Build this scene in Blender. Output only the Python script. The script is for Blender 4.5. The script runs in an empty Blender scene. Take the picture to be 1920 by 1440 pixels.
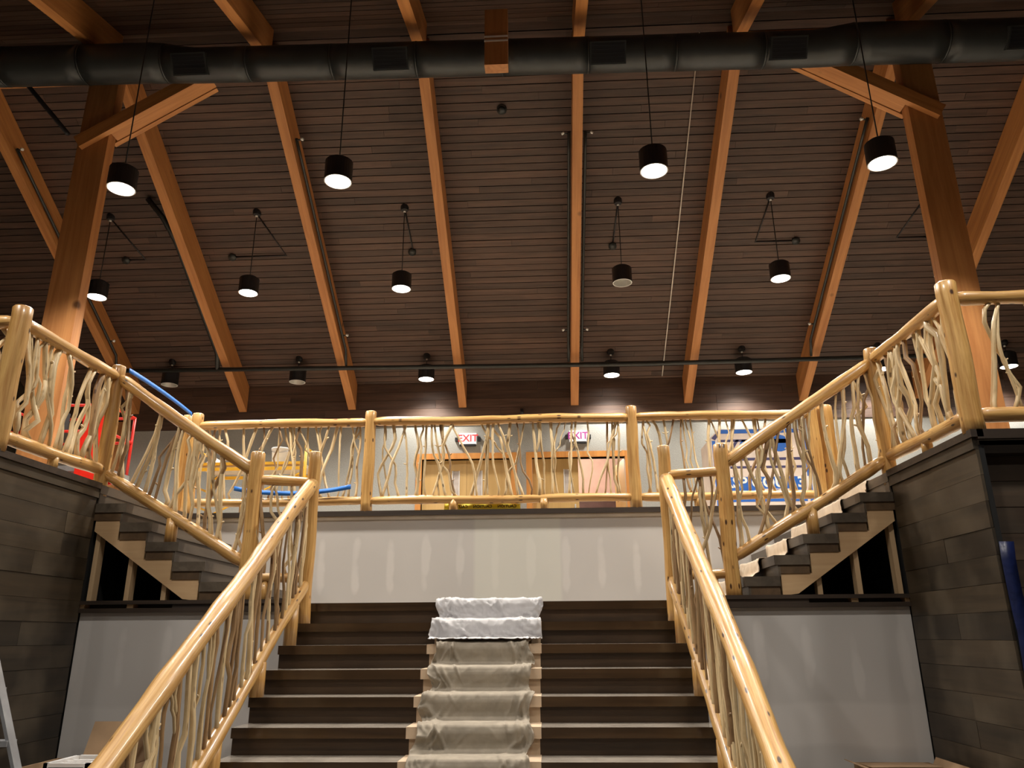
import bpy, math, random
from mathutils import Vector, Matrix, noise
random.seed(7)
S = bpy.context.scene
COL = S.collection

# ------------------------------------------------------------------ camera
EYE = 1.557
cd = bpy.data.cameras.new('camera')
cam = bpy.data.objects.new('camera', cd); COL.objects.link(cam)
cd.sensor_fit = 'HORIZONTAL'; cd.sensor_width = 36.0; cd.lens = 1439.57 / 1920 * 36.0
cd.clip_end = 200
_p, _y, _r = [math.radians(a) for a in (18.2045, -2.7055, 0.3791)]
F_ = Vector((math.sin(_y) * math.cos(_p), math.cos(_y) * math.cos(_p), math.sin(_p)))
R_ = Vector((math.cos(_y), -math.sin(_y), 0)); U_ = R_.cross(F_)
R2 = math.cos(_r) * R_ - math.sin(_r) * U_; U2 = math.cos(_r) * U_ + math.sin(_r) * R_
m = Matrix.Identity(4)
for i in range(3):
    m[i][0], m[i][1], m[i][2] = R2[i], U2[i], -F_[i]
m.translation = (0, 0, EYE)
cam.matrix_world = m
S.camera = cam

# ------------------------------------------------------------------ world, exposure
w = bpy.data.worlds.new('world'); S.world = w; w.use_nodes = True
w.node_tree.nodes['Background'].inputs[0].default_value = (0.75, 0.8, 0.9, 1)
w.node_tree.nodes['Background'].inputs[1].default_value = 0.01
vs = S.view_settings
vs.view_transform = 'Standard'; vs.look = 'None'; vs.gamma = 1.0; vs.use_curve_mapping = False
vs.exposure = 0.84
LAMP_W = 560.0          # watts of one front row pendant
LAMP_COL = (1.0, 0.93, 0.83)

# ------------------------------------------------------------------ measures (metres)
C = -0.595              # centre line of the staircase
HALF = 1.766            # half width of the main flight
PIER = 3.728            # centre line to the plank clad piers
RISE, GO = 0.1867, 0.29
Z1 = 1.867              # landing
Z2 = 2.973              # balcony
Y1 = 7.476              # landing nosing
YS = 7.128              # front of the side flights
YB = 8.98               # front edge of the back balcony
YP = 5.657              # near end of the piers
YW = 15.82              # back wall
RA, RN = 0.608, 0.293   # roof slopes, far and near
TH, TN = math.atan(RA), math.atan(RN)
ZW = 6.2185             # rafter underside at the back wall
YR = 9.488              # ridge
ZR = ZW + RA * (YW - YR)
XR0, XRS = 0.593, 2.404 # rafters
XL, XRR = -11.6, 10.4   # side walls of the hall
YF = -6.0               # wall behind the camera

# ------------------------------------------------------------------ materials
MATS = {}
def nodes(name):
    mt = bpy.data.materials.new(name); mt.use_nodes = True
    nt = mt.node_tree; b = nt.nodes['Principled BSDF']
    MATS[name] = mt
    return mt, nt, b
def N(nt, t, **kw):
    n = nt.nodes.new(t)
    for k, v in kw.items():
        if hasattr(n, k): setattr(n, k, v)
        else: n.inputs[k].default_value = v
    return n
def ramp(nt, src, stops):
    r = nt.nodes.new('ShaderNodeValToRGB')
    e = r.color_ramp.elements
    while len(e) < len(stops): e.new(0.5)
    for el, (p, c) in zip(e, stops):
        el.position = p; el.color = (*c, 1)
    nt.links.new(src, r.inputs[0])
    return r.outputs[0]
def mixc(nt, fac, a, b, mode='MIX'):
    n = nt.nodes.new('ShaderNodeMix'); n.data_type = 'RGBA'; n.blend_type = mode
    for sock, v in ((n.inputs[0], fac), (n.inputs[6], a), (n.inputs[7], b)):
        if hasattr(v, 'links') or isinstance(v, bpy.types.NodeSocket): nt.links.new(v, sock)
        elif isinstance(v, (int, float)): sock.default_value = v
        else: sock.default_value = (*v, 1)
    return n.outputs[2]
def math_(nt, op, a, b=None, c=None):
    n = nt.nodes.new('ShaderNodeMath'); n.operation = op
    for i, v in enumerate((a, b, c)):
        if v is None: continue
        if isinstance(v, bpy.types.NodeSocket): nt.links.new(v, n.inputs[i])
        else: n.inputs[i].default_value = v
    return n.outputs[0]

def plain(name, col, rough=0.6, metal=0.0, var=0.08, scale=6.0, bump=0.0, coat=0.0):
    mt, nt, b = nodes(name)
    tc = N(nt, 'ShaderNodeTexCoord'); nz = N(nt, 'ShaderNodeTexNoise', Scale=scale, Detail=5.0)
    nt.links.new(tc.outputs['Object'], nz.inputs['Vector'])
    lo = tuple(c * (1 - var * 2) for c in col); hi = tuple(min(1, c * (1 + var * 2)) for c in col)
    nt.links.new(ramp(nt, nz.outputs[0], [(0.3, lo), (0.7, hi)]), b.inputs['Base Color'])
    b.inputs['Roughness'].default_value = rough; b.inputs['Metallic'].default_value = metal
    if coat: b.inputs['Coat Weight'].default_value = coat
    if bump:
        bp = N(nt, 'ShaderNodeBump', Strength=bump, Distance=0.02)
        nt.links.new(nz.outputs[0], bp.inputs['Height']); nt.links.new(bp.outputs[0], b.inputs['Normal'])
    return mt
def wood(name, dark, light, axis, rough=0.55, grain=16.0, spread=0.5, knots=0.0, rand=0.0, bump=0.15, patch=0.0):
    """grain runs along the object's local axis; every board gets its own tone and offset"""
    mt, nt, b = nodes(name)
    tc = N(nt, 'ShaderNodeTexCoord'); oi = N(nt, 'ShaderNodeObjectInfo')
    off = nt.nodes.new('ShaderNodeVectorMath'); off.operation = 'SCALE'
    cv = N(nt, 'ShaderNodeCombineXYZ')
    for i in range(3): nt.links.new(oi.outputs['Random'], cv.inputs[i])
    nt.links.new(cv.outputs[0], off.inputs[0]); off.inputs['Scale'].default_value = 37.0
    add = nt.nodes.new('ShaderNodeVectorMath'); add.operation = 'ADD'
    nt.links.new(tc.outputs['Object'], add.inputs[0]); nt.links.new(off.outputs[0], add.inputs[1])
    mp = N(nt, 'ShaderNodeMapping')
    sc = [grain] * 3; sc['XYZ'.index(axis)] = grain * 0.06
    mp.inputs['Scale'].default_value = sc
    nt.links.new(add.outputs[0], mp.inputs[0])
    nz = N(nt, 'ShaderNodeTexNoise', Scale=1.0, Detail=6.0, Roughness=0.6, Distortion=0.6)
    nt.links.new(mp.outputs[0], nz.inputs['Vector'])
    colr = ramp(nt, nz.outputs[0], [(0.5 - spread / 2, dark), (0.5 + spread / 2, light)])
    if rand:
        f = math_(nt, 'MULTIPLY_ADD', oi.outputs['Random'], rand * 2, 1 - rand)
        cb = N(nt, 'ShaderNodeCombineColor')
        for i in range(3): nt.links.new(f, cb.inputs[i])
        colr = mixc(nt, 1.0, colr, cb.outputs[0], 'MULTIPLY')
    if patch:
        n2 = N(nt, 'ShaderNodeTexNoise', Scale=2.2, Detail=3.0)
        nt.links.new(add.outputs[0], n2.inputs['Vector'])
        fac = math_(nt, 'MULTIPLY', ramp(nt, n2.outputs[0], [(0.45, (0, 0, 0)), (0.7, (1, 1, 1))]), patch)
        colr = mixc(nt, fac, colr, (0.15, 0.118, 0.080))
    if knots:
        v = N(nt, 'ShaderNodeTexVoronoi', Scale=knots)
        nt.links.new(add.outputs[0], v.inputs['Vector'])
        kf = ramp(nt, v.outputs['Distance'], [(0.04, (1, 1, 1)), (0.10, (0, 0, 0))])
        colr = mixc(nt, kf, colr, tuple(c * 0.3 for c in dark))
    nt.links.new(colr, b.inputs['Base Color'])
    b.inputs['Roughness'].default_value = rough
    if bump:
        bp = N(nt, 'ShaderNodeBump', Strength=bump, Distance=0.01)
        nt.links.new(nz.outputs[0], bp.inputs['Height']); nt.links.new(bp.outputs[0], b.inputs['Normal'])
    return mt
def log_mat(name, dark, light, rough, coat, knots=1.0):
    """peeled log: grain and knots follow the UVs (u in metres along the log, v round it)"""
    mt, nt, b = nodes(name)
    tc = N(nt, 'ShaderNodeTexCoord'); oi = N(nt, 'ShaderNodeObjectInfo')
    cv = N(nt, 'ShaderNodeCombineXYZ'); nt.links.new(math_(nt, 'MULTIPLY', oi.outputs['Random'], 19.0), cv.inputs[0])
    nt.links.new(math_(nt, 'MULTIPLY', oi.outputs['Random'], 7.0), cv.inputs[2])
    add = nt.nodes.new('ShaderNodeVectorMath'); add.operation = 'ADD'
    nt.links.new(tc.outputs['UV'], add.inputs[0]); nt.links.new(cv.outputs[0], add.inputs[1])
    mp = N(nt, 'ShaderNodeMapping'); mp.inputs['Scale'].default_value = (1.6, 7, 1)
    nt.links.new(add.outputs[0], mp.inputs[0])
    nz = N(nt, 'ShaderNodeTexNoise', Scale=1.4, Detail=6.0, Roughness=0.62, Distortion=0.5)
    nt.links.new(mp.outputs[0], nz.inputs['Vector'])
    colr = ramp(nt, nz.outputs[0], [(0.3, dark), (0.66, light)])
    mk = N(nt, 'ShaderNodeMapping'); mk.inputs['Scale'].default_value = (5.5, 3, 1)
    nt.links.new(add.outputs[0], mk.inputs[0])
    v = N(nt, 'ShaderNodeTexVoronoi', Scale=1.0, Randomness=1.0)
    nt.links.new(mk.outputs[0], v.inputs['Vector'])
    kf = ramp(nt, v.outputs['Distance'], [(0.10, (knots,) * 3), (0.17, (0, 0, 0))])
    colr = mixc(nt, kf, colr, (0.06, 0.022, 0.008))
    f = math_(nt, 'MULTIPLY_ADD', oi.outputs['Random'], 0.3, 0.85)
    cb = N(nt, 'ShaderNodeCombineColor')
    for i in range(3): nt.links.new(f, cb.inputs[i])
    colr = mixc(nt, 1.0, colr, cb.outputs[0], 'MULTIPLY')
    nt.links.new(colr, b.inputs['Base Color'])
    b.inputs['Roughness'].default_value = rough
    b.inputs['Coat Weight'].default_value = coat; b.inputs['Coat Roughness'].default_value = 0.18
    bp = N(nt, 'ShaderNodeBump', Strength=0.25, Distance=0.01)
    nt.links.new(nz.outputs[0], bp.inputs['Height']); nt.links.new(bp.outputs[0], b.inputs['Normal'])
    return mt
def drywall(name, base, z0, z1, pitch=0.406, panel=0.0, band=False):
    """gypsum board with mud smeared over the screw lines"""
    mt, nt, b = nodes(name)
    geo = N(nt, 'ShaderNodeNewGeometry'); sp = N(nt, 'ShaderNodeSeparateXYZ')
    nt.links.new(geo.outputs['Position'], sp.inputs[0])
    nz = N(nt, 'ShaderNodeTexNoise', Scale=3.0, Detail=4.0); nt.links.new(geo.outputs['Position'], nz.inputs['Vector'])
    xs = math_(nt, 'ADD', math_(nt, 'DIVIDE', sp.outputs[0], pitch), math_(nt, 'MULTIPLY', nz.outputs[0], 0.12))
    cell = math_(nt, 'FLOOR', xs)
    wn = N(nt, 'ShaderNodeTexWhiteNoise', noise_dimensions='1D'); nt.links.new(cell, wn.inputs['W'])
    dx = math_(nt, 'ABSOLUTE', math_(nt, 'SUBTRACT', math_(nt, 'FRACT', xs), 0.5))
    zc = math_(nt, 'DIVIDE', math_(nt, 'SUBTRACT', sp.outputs[2], (z0 + z1) / 2), (z1 - z0) / 2)
    zc = math_(nt, 'ADD', zc, math_(nt, 'MULTIPLY', math_(nt, 'SUBTRACT', wn.outputs[0], 0.5), 0.3))
    e = math_(nt, 'ADD', math_(nt, 'POWER', math_(nt, 'DIVIDE', dx, 0.13), 2.0), math_(nt, 'POWER', math_(nt, 'ABSOLUTE', zc), 4.0))
    e = math_(nt, 'ADD', e, math_(nt, 'MULTIPLY', math_(nt, 'SUBTRACT', nz.outputs[0], 0.5), 3.2))
    fac = ramp(nt, e, [(0.2, (0.55,) * 3), (1.0, (0, 0, 0))])
    n2 = N(nt, 'ShaderNodeTexNoise', Scale=1.1, Detail=2.0); nt.links.new(geo.outputs['Position'], n2.inputs['Vector'])
    colr = ramp(nt, n2.outputs[0], [(0.35, tuple(c * 0.93 for c in base)), (0.65, base)])
    colr = mixc(nt, fac, colr, tuple(min(1, c * 1.2) for c in base))
    if band:
        wob = math_(nt, 'MULTIPLY', math_(nt, 'SUBTRACT', n2.outputs[0], 0.5), 0.12)
        bz = math_(nt, 'ABSOLUTE', math_(nt, 'SUBTRACT', math_(nt, 'ADD', sp.outputs[2], wob), 0.83))
        colr = mixc(nt, ramp(nt, bz, [(0.15, (0.45,) * 3), (0.19, (0, 0, 0))]), colr, tuple(min(1, c * 1.2) for c in base))
        bxn = math_(nt, 'SUBTRACT', PIER, math_(nt, 'ABSOLUTE', math_(nt, 'SUBTRACT', math_(nt, 'ADD', sp.outputs[0], math_(nt, 'MULTIPLY', wob, 0.3)), C)))
        colr = mixc(nt, ramp(nt, bxn, [(0.11, (0.5,) * 3), (0.14, (0, 0, 0))]), colr, tuple(min(1, c * 1.22) for c in base))
    if panel:
        pf = ramp(nt, math_(nt, 'ABSOLUTE', math_(nt, 'SUBTRACT', sp.outputs[0], C + 0.22)), [(panel - 0.02, (0.55,) * 3), (panel + 0.02, (0, 0, 0))])
        colr = mixc(nt, pf, colr, (0.66, 0.65, 0.57))
    nt.links.new(colr, b.inputs['Base Color']); b.inputs['Roughness'].default_value = 0.75
    return mt
def emit(name, col, strength):
    mt, nt, b = nodes(name)
    nz = N(nt, 'ShaderNodeTexNoise', Scale=30.0)
    b.inputs['Base Color'].default_value = (*col, 1)
    b.inputs['Emission Color'].default_value = (*col, 1); b.inputs['Emission Strength'].default_value = strength
    return mt

BOARD = wood('ceiling_board', (0.030, 0.015, 0.010), (0.120, 0.066, 0.044), 'X', rough=0.6, grain=14, spread=0.6, rand=0.28, patch=0.05)
GLU_Y = wood('glulam_y', (0.36, 0.135, 0.036), (0.60, 0.27, 0.085), 'Y', grain=12, knots=1.4, spread=0.5, bump=0.08)
GLU_X = wood('glulam_x', (0.36, 0.135, 0.036), (0.60, 0.27, 0.085), 'X', grain=12, knots=1.4, spread=0.5, bump=0.08)
GLU_Z = wood('glulam_z', (0.34, 0.13, 0.04), (0.58, 0.27, 0.095), 'Z', grain=10, knots=1.2, spread=0.5, bump=0.08)
PIERW = wood('pier_plank_y', (0.011, 0.008, 0.0045), (0.056, 0.038, 0.021), 'Y', rough=0.5, grain=10, spread=0.6, rand=0.4, patch=0.30)
PIERX = wood('pier_plank_x', (0.014, 0.009, 0.006), (0.062, 0.038, 0.022), 'X', rough=0.55, grain=10, spread=0.6, rand=0.3, patch=0.2)
STAIR = wood('stair_wood', (0.016, 0.010, 0.006), (0.065, 0.036, 0.018), 'X', rough=0.38, grain=9, spread=0.6, rand=0.22)
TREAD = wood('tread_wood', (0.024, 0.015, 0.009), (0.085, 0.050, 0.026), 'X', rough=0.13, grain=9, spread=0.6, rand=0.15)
def pale_top(mt, col, amount):  # mixes a paler colour into upward faces, uneven by noise
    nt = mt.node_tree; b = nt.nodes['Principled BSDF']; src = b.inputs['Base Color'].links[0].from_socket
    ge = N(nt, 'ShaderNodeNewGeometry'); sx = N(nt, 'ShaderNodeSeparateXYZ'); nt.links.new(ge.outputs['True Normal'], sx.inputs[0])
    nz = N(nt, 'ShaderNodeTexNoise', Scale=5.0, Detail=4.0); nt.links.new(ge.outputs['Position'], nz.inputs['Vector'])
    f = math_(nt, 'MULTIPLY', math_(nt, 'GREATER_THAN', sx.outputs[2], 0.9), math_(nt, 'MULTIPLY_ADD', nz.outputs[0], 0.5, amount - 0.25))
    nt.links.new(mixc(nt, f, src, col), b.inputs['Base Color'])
pale_top(TREAD, (0.46, 0.41, 0.35), 0.8)
STAIRY = wood('side_tread_wood', (0.050, 0.038, 0.028), (0.135, 0.108, 0.080), 'Y', rough=0.4, grain=9, spread=0.6, rand=0.15)
FILL = wood('side_riser_wood', (0.06, 0.034, 0.016), (0.13, 0.078, 0.038), 'Y', rough=0.5, grain=9, rand=0.15)
TRIM = wood('dark_trim', (0.020, 0.013, 0.009), (0.055, 0.036, 0.024), 'X', rough=0.5, grain=12)
PINE = wood('pine', (0.42, 0.26, 0.13), (0.62, 0.43, 0.24), 'X', rough=0.65, grain=9, knots=1.6, spread=0.6)
PINEZ = wood('pine_z', (0.40, 0.26, 0.14), (0.60, 0.43, 0.25), 'Z', rough=0.65, grain=10, knots=1.8, spread=0.6)
LOG = log_mat('peeled_log', (0.40, 0.185, 0.045), (0.70, 0.43, 0.15), 0.38, 0.5)
TWIG = log_mat('peeled_branch', (0.46, 0.30, 0.135), (0.82, 0.66, 0.40), 0.45, 0.25, knots=0.8)
TWIGD = log_mat('brown_branch', (0.17, 0.085, 0.035), (0.42, 0.27, 0.13), 0.45, 0.25, knots=0.8)
DRYB = drywall('drywall_back', (0.56, 0.53, 0.50), 2.02, 2.68, panel=0.50)
DRYS = drywall('drywall_side', (0.50, 0.48, 0.465), 1.08, 1.66, band=True)
PLASTER = plain('plaster', (0.36, 0.365, 0.345), 0.8, var=0.04, scale=40, bump=0.3)
CONCRETE = plain('concrete', (0.08, 0.072, 0.064), 0.6, var=0.1, scale=2)
DECK = plain('balcony_boarding', (0.50, 0.43, 0.34), 0.6, var=0.08, scale=3)
BLACKM = plain('black_metal', (0.012, 0.012, 0.014), 0.45, var=0.1)
DUCT = plain('painted_duct', (0.042, 0.047, 0.048), 0.38, metal=0.3, var=0.08, scale=3)
DARKGR = plain('grille_dark', (0.008, 0.009, 0.012), 0.5)
PIPE = plain('dark_pipe', (0.035, 0.037, 0.035), 0.4, metal=0.3)
CHROME = plain('chrome', (0.85, 0.84, 0.82), 0.3, metal=0.5, var=0.02)
REFL = plain('reflector', (0.55, 0.55, 0.52), 0.35, metal=0.4, var=0.02)
RIM = plain('white_rim', (0.75, 0.75, 0.73), 0.4, var=0.02)
LENS = emit('lit_lens', (1.0, 0.97, 0.90), 14.0)
LENSOFF = plain('unlit_lens', (0.32, 0.33, 0.29), 0.3, var=0.1, scale=14)
CANVAS = plain('canvas_cloth', (0.30, 0.26, 0.205), 0.9, var=0.08, scale=9, bump=0.2)
WHITEC = plain('white_cloth', (0.50, 0.49, 0.50), 0.85, var=0.05, scale=9, bump=0.2)
CREAM = plain('cream_cloth', (0.58, 0.48, 0.37), 0.9, var=0.05, scale=9, bump=0.15)
PAPER = plain('kraft_paper', (0.56, 0.42, 0.29), 0.85, var=0.05)
CARD = plain('cardboard', (0.36, 0.235, 0.135), 0.85, var=0.06)
WHITEP = plain('white_plastic', (0.72, 0.72, 0.72), 0.4, var=0.02)
GREYM = plain('ladder_grey', (0.34, 0.35, 0.37), 0.4, metal=0.5)
BLUET = plain('blue_tape', (0.02, 0.17, 0.62), 0.45, var=0.05)
BLUEF = plain('blue_film', (0.006, 0.012, 0.06), 0.4, var=0.2, scale=9, bump=0.5)
BLUEP = plain('blue_print', (0.015, 0.12, 0.50), 0.5, var=0.06)
NAVYP = plain('navy_print', (0.05, 0.045, 0.13), 0.5, var=0.06)
PALEB = plain('pale_box', (0.70, 0.60, 0.53), 0.7, var=0.04)
WHITEL = plain('white_print', (0.82, 0.82, 0.80), 0.6, var=0.02)
YELLOW = plain('yellow_paint', (0.72, 0.40, 0.02), 0.45, var=0.06)
YTAPE = plain('yellow_tape', (0.80, 0.66, 0.04), 0.45, var=0.04)
INK = plain('black_ink', (0.02, 0.02, 0.02), 0.6)
RED = plain('red_paint', (0.68, 0.022, 0.012), 0.4, var=0.06)
DOORF = wood('door_frame_wood', (0.45, 0.17, 0.035), (0.66, 0.30, 0.07), 'Z', grain=12)
DOOR = wood('door_leaf_wood', (0.48, 0.30, 0.105), (0.60, 0.40, 0.16), 'Z', rough=0.5, grain=6)
GLASS = plain('door_pane', (0.55, 0.50, 0.47), 0.15, var=0.1)
PINKW = plain('pink_wall', (0.66, 0.47, 0.40), 0.8, var=0.03)
DARKF = plain('dark_counter', (0.10, 0.055, 0.05), 0.5)
VOID = plain('unlit_black', (0.006, 0.006, 0.006), 0.9)  # near-black puts the unlit void's shade into the colour; also backs board gaps
SIGNW = emit('sign_face', (0.80, 0.76, 0.74), 0.25)
SIGNR = emit('sign_red', (0.75, 0.05, 0.06), 0.35)
SIGNP = emit('sign_purple', (0.30, 0.03, 0.20), 0.3)
CORD = plain('white_cord', (0.75, 0.70, 0.62), 0.7)

# ------------------------------------------------------------------ builders
WL = {}                                     # world location of every object made here
def _link(o, loc, parent):
    COL.objects.link(o)
    WL[o.name] = Vector(loc)
    if parent is not None:
        o.parent = parent; o.location = Vector(loc) - WL[parent.name]
    else:
        o.location = loc
def tag(o, label=None, cat=None, group=None, kind=None):
    if label: o['label'] = label
    if cat: o['category'] = cat
    if group: o['group'] = group
    if kind: o['kind'] = kind
    return o
def empty(name, loc, label=None, cat=None, group=None, kind=None):
    o = bpy.data.objects.new(name, None); o.empty_display_size = 0.1
    _link(o, loc, None)
    return tag(o, label, cat, group, kind)
def obj(name, verts, faces, mat, parent=None, smooth=False, uvs=None, origin=None):
    """verts in world metres; the origin goes to the middle of the mesh"""
    vs_ = [Vector(v) for v in verts]
    if origin is None:
        lo = [min(v[i] for v in vs_) for i in range(3)]; hi = [max(v[i] for v in vs_) for i in range(3)]
        origin = Vector([(a + b) / 2 for a, b in zip(lo, hi)])
    me = bpy.data.meshes.new(name)
    me.from_pydata([v - Vector(origin) for v in vs_], [], faces); me.update()
    if uvs:
        l = me.uv_layers.new(name='UVMap')
        for lp in me.loops: l.data[lp.index].uv = uvs[lp.vertex_index]
    if smooth: me.polygons.foreach_set('use_smooth', [True] * len(me.polygons))
    me.materials.append(mat)
    o = bpy.data.objects.new(name, me); _link(o, origin, parent)
    return o
BF = [(0, 3, 2, 1), (4, 5, 6, 7), (0, 1, 5, 4), (1, 2, 6, 5), (2, 3, 7, 6), (3, 0, 4, 7)]
def bv(x0, x1, y0, y1, z0, z1):
    return [(x0, y0, z0), (x1, y0, z0), (x1, y1, z0), (x0, y1, z0), (x0, y0, z1), (x1, y0, z1), (x1, y1, z1), (x0, y1, z1)]
class MB:
    """collects shapes that belong to ONE part"""
    def __init__(s): s.v = []; s.f = []; s.u = []
    def add(s, v, f, u=None):
        n = len(s.v); s.v += [Vector(p) for p in v]; s.f += [tuple(i + n for i in q) for q in f]
        s.u += list(u) if u else [(0, 0)] * len(v)
        return s
    def box(s, *a): return s.add(bv(*a), BF)
    def hexa(s, eight): return s.add(eight, BF)
    def tube(s, pts, r, n=8, cap=True, seam=0.0):
        v, f, u = tube_geo(pts, r, n, cap); return s.add(v, f, u)
    def prism(s, poly, axis, a, b):
        """poly: 2D outline; axis 'x': (y,z) outline extruded from x=a to b; 'y': (x,z)"""
        n = len(poly)
        mk = (lambda p, t: (t, p[0], p[1])) if axis == 'x' else ((lambda p, t: (p[0], t, p[1])) if axis == 'y' else (lambda p, t: (p[0], p[1], t)))
        v = [mk(p, a) for p in poly] + [mk(p, b) for p in poly]
        f = [tuple(range(n))[::-1], tuple(range(n, 2 * n))] + [(i, (i + 1) % n, (i + 1) % n + n, i + n) for i in range(n)]
        return s.add(v, f)
    def lathe(s, c, prof, n=20):
        """prof: list of (radius, z) round a vertical axis at c=(x,y)"""
        v = []; f = []
        for r, z in prof:
            v += [(c[0] + r * math.cos(2 * math.pi * k / n), c[1] + r * math.sin(2 * math.pi * k / n), z) for k in range(n)]
        for i in range(len(prof) - 1):
            f += [(i * n + k, i * n + (k + 1) % n, (i + 1) * n + (k + 1) % n, (i + 1) * n + k) for k in range(n)]
        return s.add(v, f)
    def build(s, name, mat, parent=None, smooth=False, origin=None):
        return obj(name, s.v, s.f, mat, parent, smooth, s.u, origin)
def tube_geo(pts, r, n=8, cap=True):
    P = [Vector(p) for p in pts]; k = len(P)
    rs = list(r) if hasattr(r, '__len__') else [r] * k
    T = [(P[min(i + 1, k - 1)] - P[max(i - 1, 0)]).normalized() for i in range(k)]
    ref = Vector((0, 0, 1)) if abs(T[0].z) < 0.9 else Vector((1, 0, 0))
    nx = T[0].cross(ref).normalized()
    v = []; u = []; L = 0.0
    for i in range(k):
        if i: L += (P[i] - P[i - 1]).length
        nx = (nx - T[i] * nx.dot(T[i])).normalized(); ny = T[i].cross(nx)
        for j in range(n):
            a = 2 * math.pi * j / n
            v.append(P[i] + rs[i] * (math.cos(a) * nx + math.sin(a) * ny)); u.append((L, abs(2 * j / n - 1)))
    f = [(i * n + j, i * n + (j + 1) % n, (i + 1) * n + (j + 1) % n, (i + 1) * n + j) for i in range(k - 1) for j in range(n)]
    if cap:
        f.append(tuple(range(n))[::-1]); f.append(tuple((k - 1) * n + j for j in range(n)))
    return v, f, u
def box(name, a, mat, parent=None):
    return obj(name, bv(*a), BF, mat, parent)
def local_box(name, size, loc, rot, mat, parent=None):
    """box with its own axes: size (x,y,z), rotated"""
    x, y, z = [d / 2 for d in size]
    me = bpy.data.meshes.new(name); me.from_pydata(bv(-x, x, -y, y, -z, z), [], BF); me.materials.append(mat); me.update()
    o = bpy.data.objects.new(name, me); _link(o, loc, parent); o.rotation_euler = rot
    return o
def rafter_mesh(w_, L, h, sh, loc, rot, mat):
    """beam along local y with plumb cut ends: the top edge is shifted by sh"""
    x, y, z = w_ / 2, L / 2, h / 2
    v = [(-x, -y, -z), (x, -y, -z), (x, y, -z), (-x, y, -z), (-x, -y + sh, z), (x, -y + sh, z), (x, y + sh, z), (-x, y + sh, z)]
    me = bpy.data.meshes.new('rafter'); me.from_pydata(v, [], BF); me.materials.append(mat); me.update()
    o = bpy.data.objects.new('rafter', me); _link(o, loc, None); o.rotation_euler = rot
    return o
def text_mesh(name, body, size, mat, loc, rot, parent=None, mirror=False, bold=0.0, extrude=0.001):
    cu = bpy.data.curves.new(name, 'FONT'); cu.body = body; cu.size = size; cu.align_x = 'CENTER'; cu.align_y = 'CENTER'
    cu.extrude = extrude; cu.offset = bold; cu.resolution_u = 3
    t = bpy.data.objects.new(name, cu); COL.objects.link(t)
    dg = bpy.context.evaluated_depsgraph_get()
    me = bpy.data.meshes.new_from_object(t.evaluated_get(dg))
    bpy.data.objects.remove(t); bpy.data.curves.remove(cu)
    if mirror:
        for v in me.vertices: v.co.x = -v.co.x
        me.flip_normals()
    me.materials.clear(); me.materials.append(mat)
    o = bpy.data.objects.new(name, me); _link(o, loc, parent); o.rotation_euler = rot
    return o
def lerp(a, b, t): return Vector(a) + (Vector(b) - Vector(a)) * t

# ------------------------------------------------------------------ structure: floors and walls
tag(box('floor', (XL, XRR, YF, YW, -0.15, 0.0), CONCRETE), 'grey concrete floor of the lower hall', 'floor', kind='structure')
tag(MB().box(C - PIER, C + PIER, Y1 + 0.3, 9.019, Z1 - 0.06, Z1).box(C - PIER, C - HALF - 0.001, YS + 0.121, Y1 + 0.3, Z1 - 0.06, Z1).box(C + HALF + 0.001, C + PIER, YS + 0.121, Y1 + 0.3, Z1 - 0.06, Z1).build('landing_floor', STAIRY), 'dark landing floor at the head of the main flight', 'floor', kind='structure')
tag(MB().box(XL, C - PIER, YP + 0.02, YW, Z2 - 0.10, Z2 - 0.002).build('balcony_floor', DECK), 'left side balcony floor', 'floor', kind='structure')
tag(MB().box(C + PIER, XRR, YP + 0.02, YW, Z2 - 0.10, Z2 - 0.002).build('balcony_floor', DECK), 'right side balcony floor', 'floor', kind='structure')
tag(MB().box(C - PIER, C + PIER, YB + 0.02, YW, Z2 - 0.10, Z2 - 0.002).build('balcony_floor', DECK), 'back balcony floor behind the long railing', 'floor', kind='structure')
tag(box('wall_landing_back', (C - PIER, C + PIER, 9.02, 9.12, Z1, Z2 - 0.10), DRYB), 'pale mudded drywall under the back balcony', 'wall', kind='structure')
tag(box('trim_1', (C - PIER, C + PIER, YB, YB + 0.02, Z2 - 0.055, Z2 + 0.004), TRIM), 'dark edge board of the back balcony', 'trim', kind='structure')
for sg, nm in ((-1, 'left'), (1, 'right')):
    xa, xb = sorted((C + sg * (HALF + 0.02), C + sg * PIER))
    tag(box('wall_lower_' + nm, (xa, xb, YS + 0.03, YS + 0.12, 0, 1.786), DRYS), 'grey mudded drywall beside the main flight on the ' + nm, 'wall', kind='structure')
    tr = empty('trim_' + ('2' if sg < 0 else '3'), ((xa + xb) / 2, YS, 1.79), 'dark double sill board under the %s side flight' % nm, 'trim', kind='structure')
    box('sill_board', (xa, xb, YS - 0.015, YS + 0.12, 1.787, 1.824), TRIM, tr)
    box('sill_board', (xa, xb, YS - 0.015, YS + 0.12, 1.858, 1.892), TRIM, tr)
    xm = sorted((C + sg * (HALF + 0.02), C + sg * 2.86))
    box('filler_board', (xm[0], xm[1], YS, YS + 0.1, 1.824, 1.858), TRIM, tr)
    for q in (3.26, 3.72):
        box('spacer_block', (C + sg * q - 0.03, C + sg * q + 0.03, YS + 0.01, YS + 0.1, 1.824, 1.858), PINE, tr)
    lowz = lambda d: Z1 + 0.03 + (d - 2.85) * 0.655
    tag(MB().prism([(C + sg * 2.80, Z1), (C + sg * (PIER - 0.002), Z1), (C + sg * (PIER - 0.002), lowz(PIER) + 0.12), (C + sg * 2.80, Z1 + 0.08)], 'y', YS + 0.93, YS + 0.96).build('understair_shade_' + nm, VOID), 'near-black sheet standing in for shade under the %s side flight' % nm, 'wall', kind='structure')  # sheet added in the void; its unlit depth is painted near-black

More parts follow.
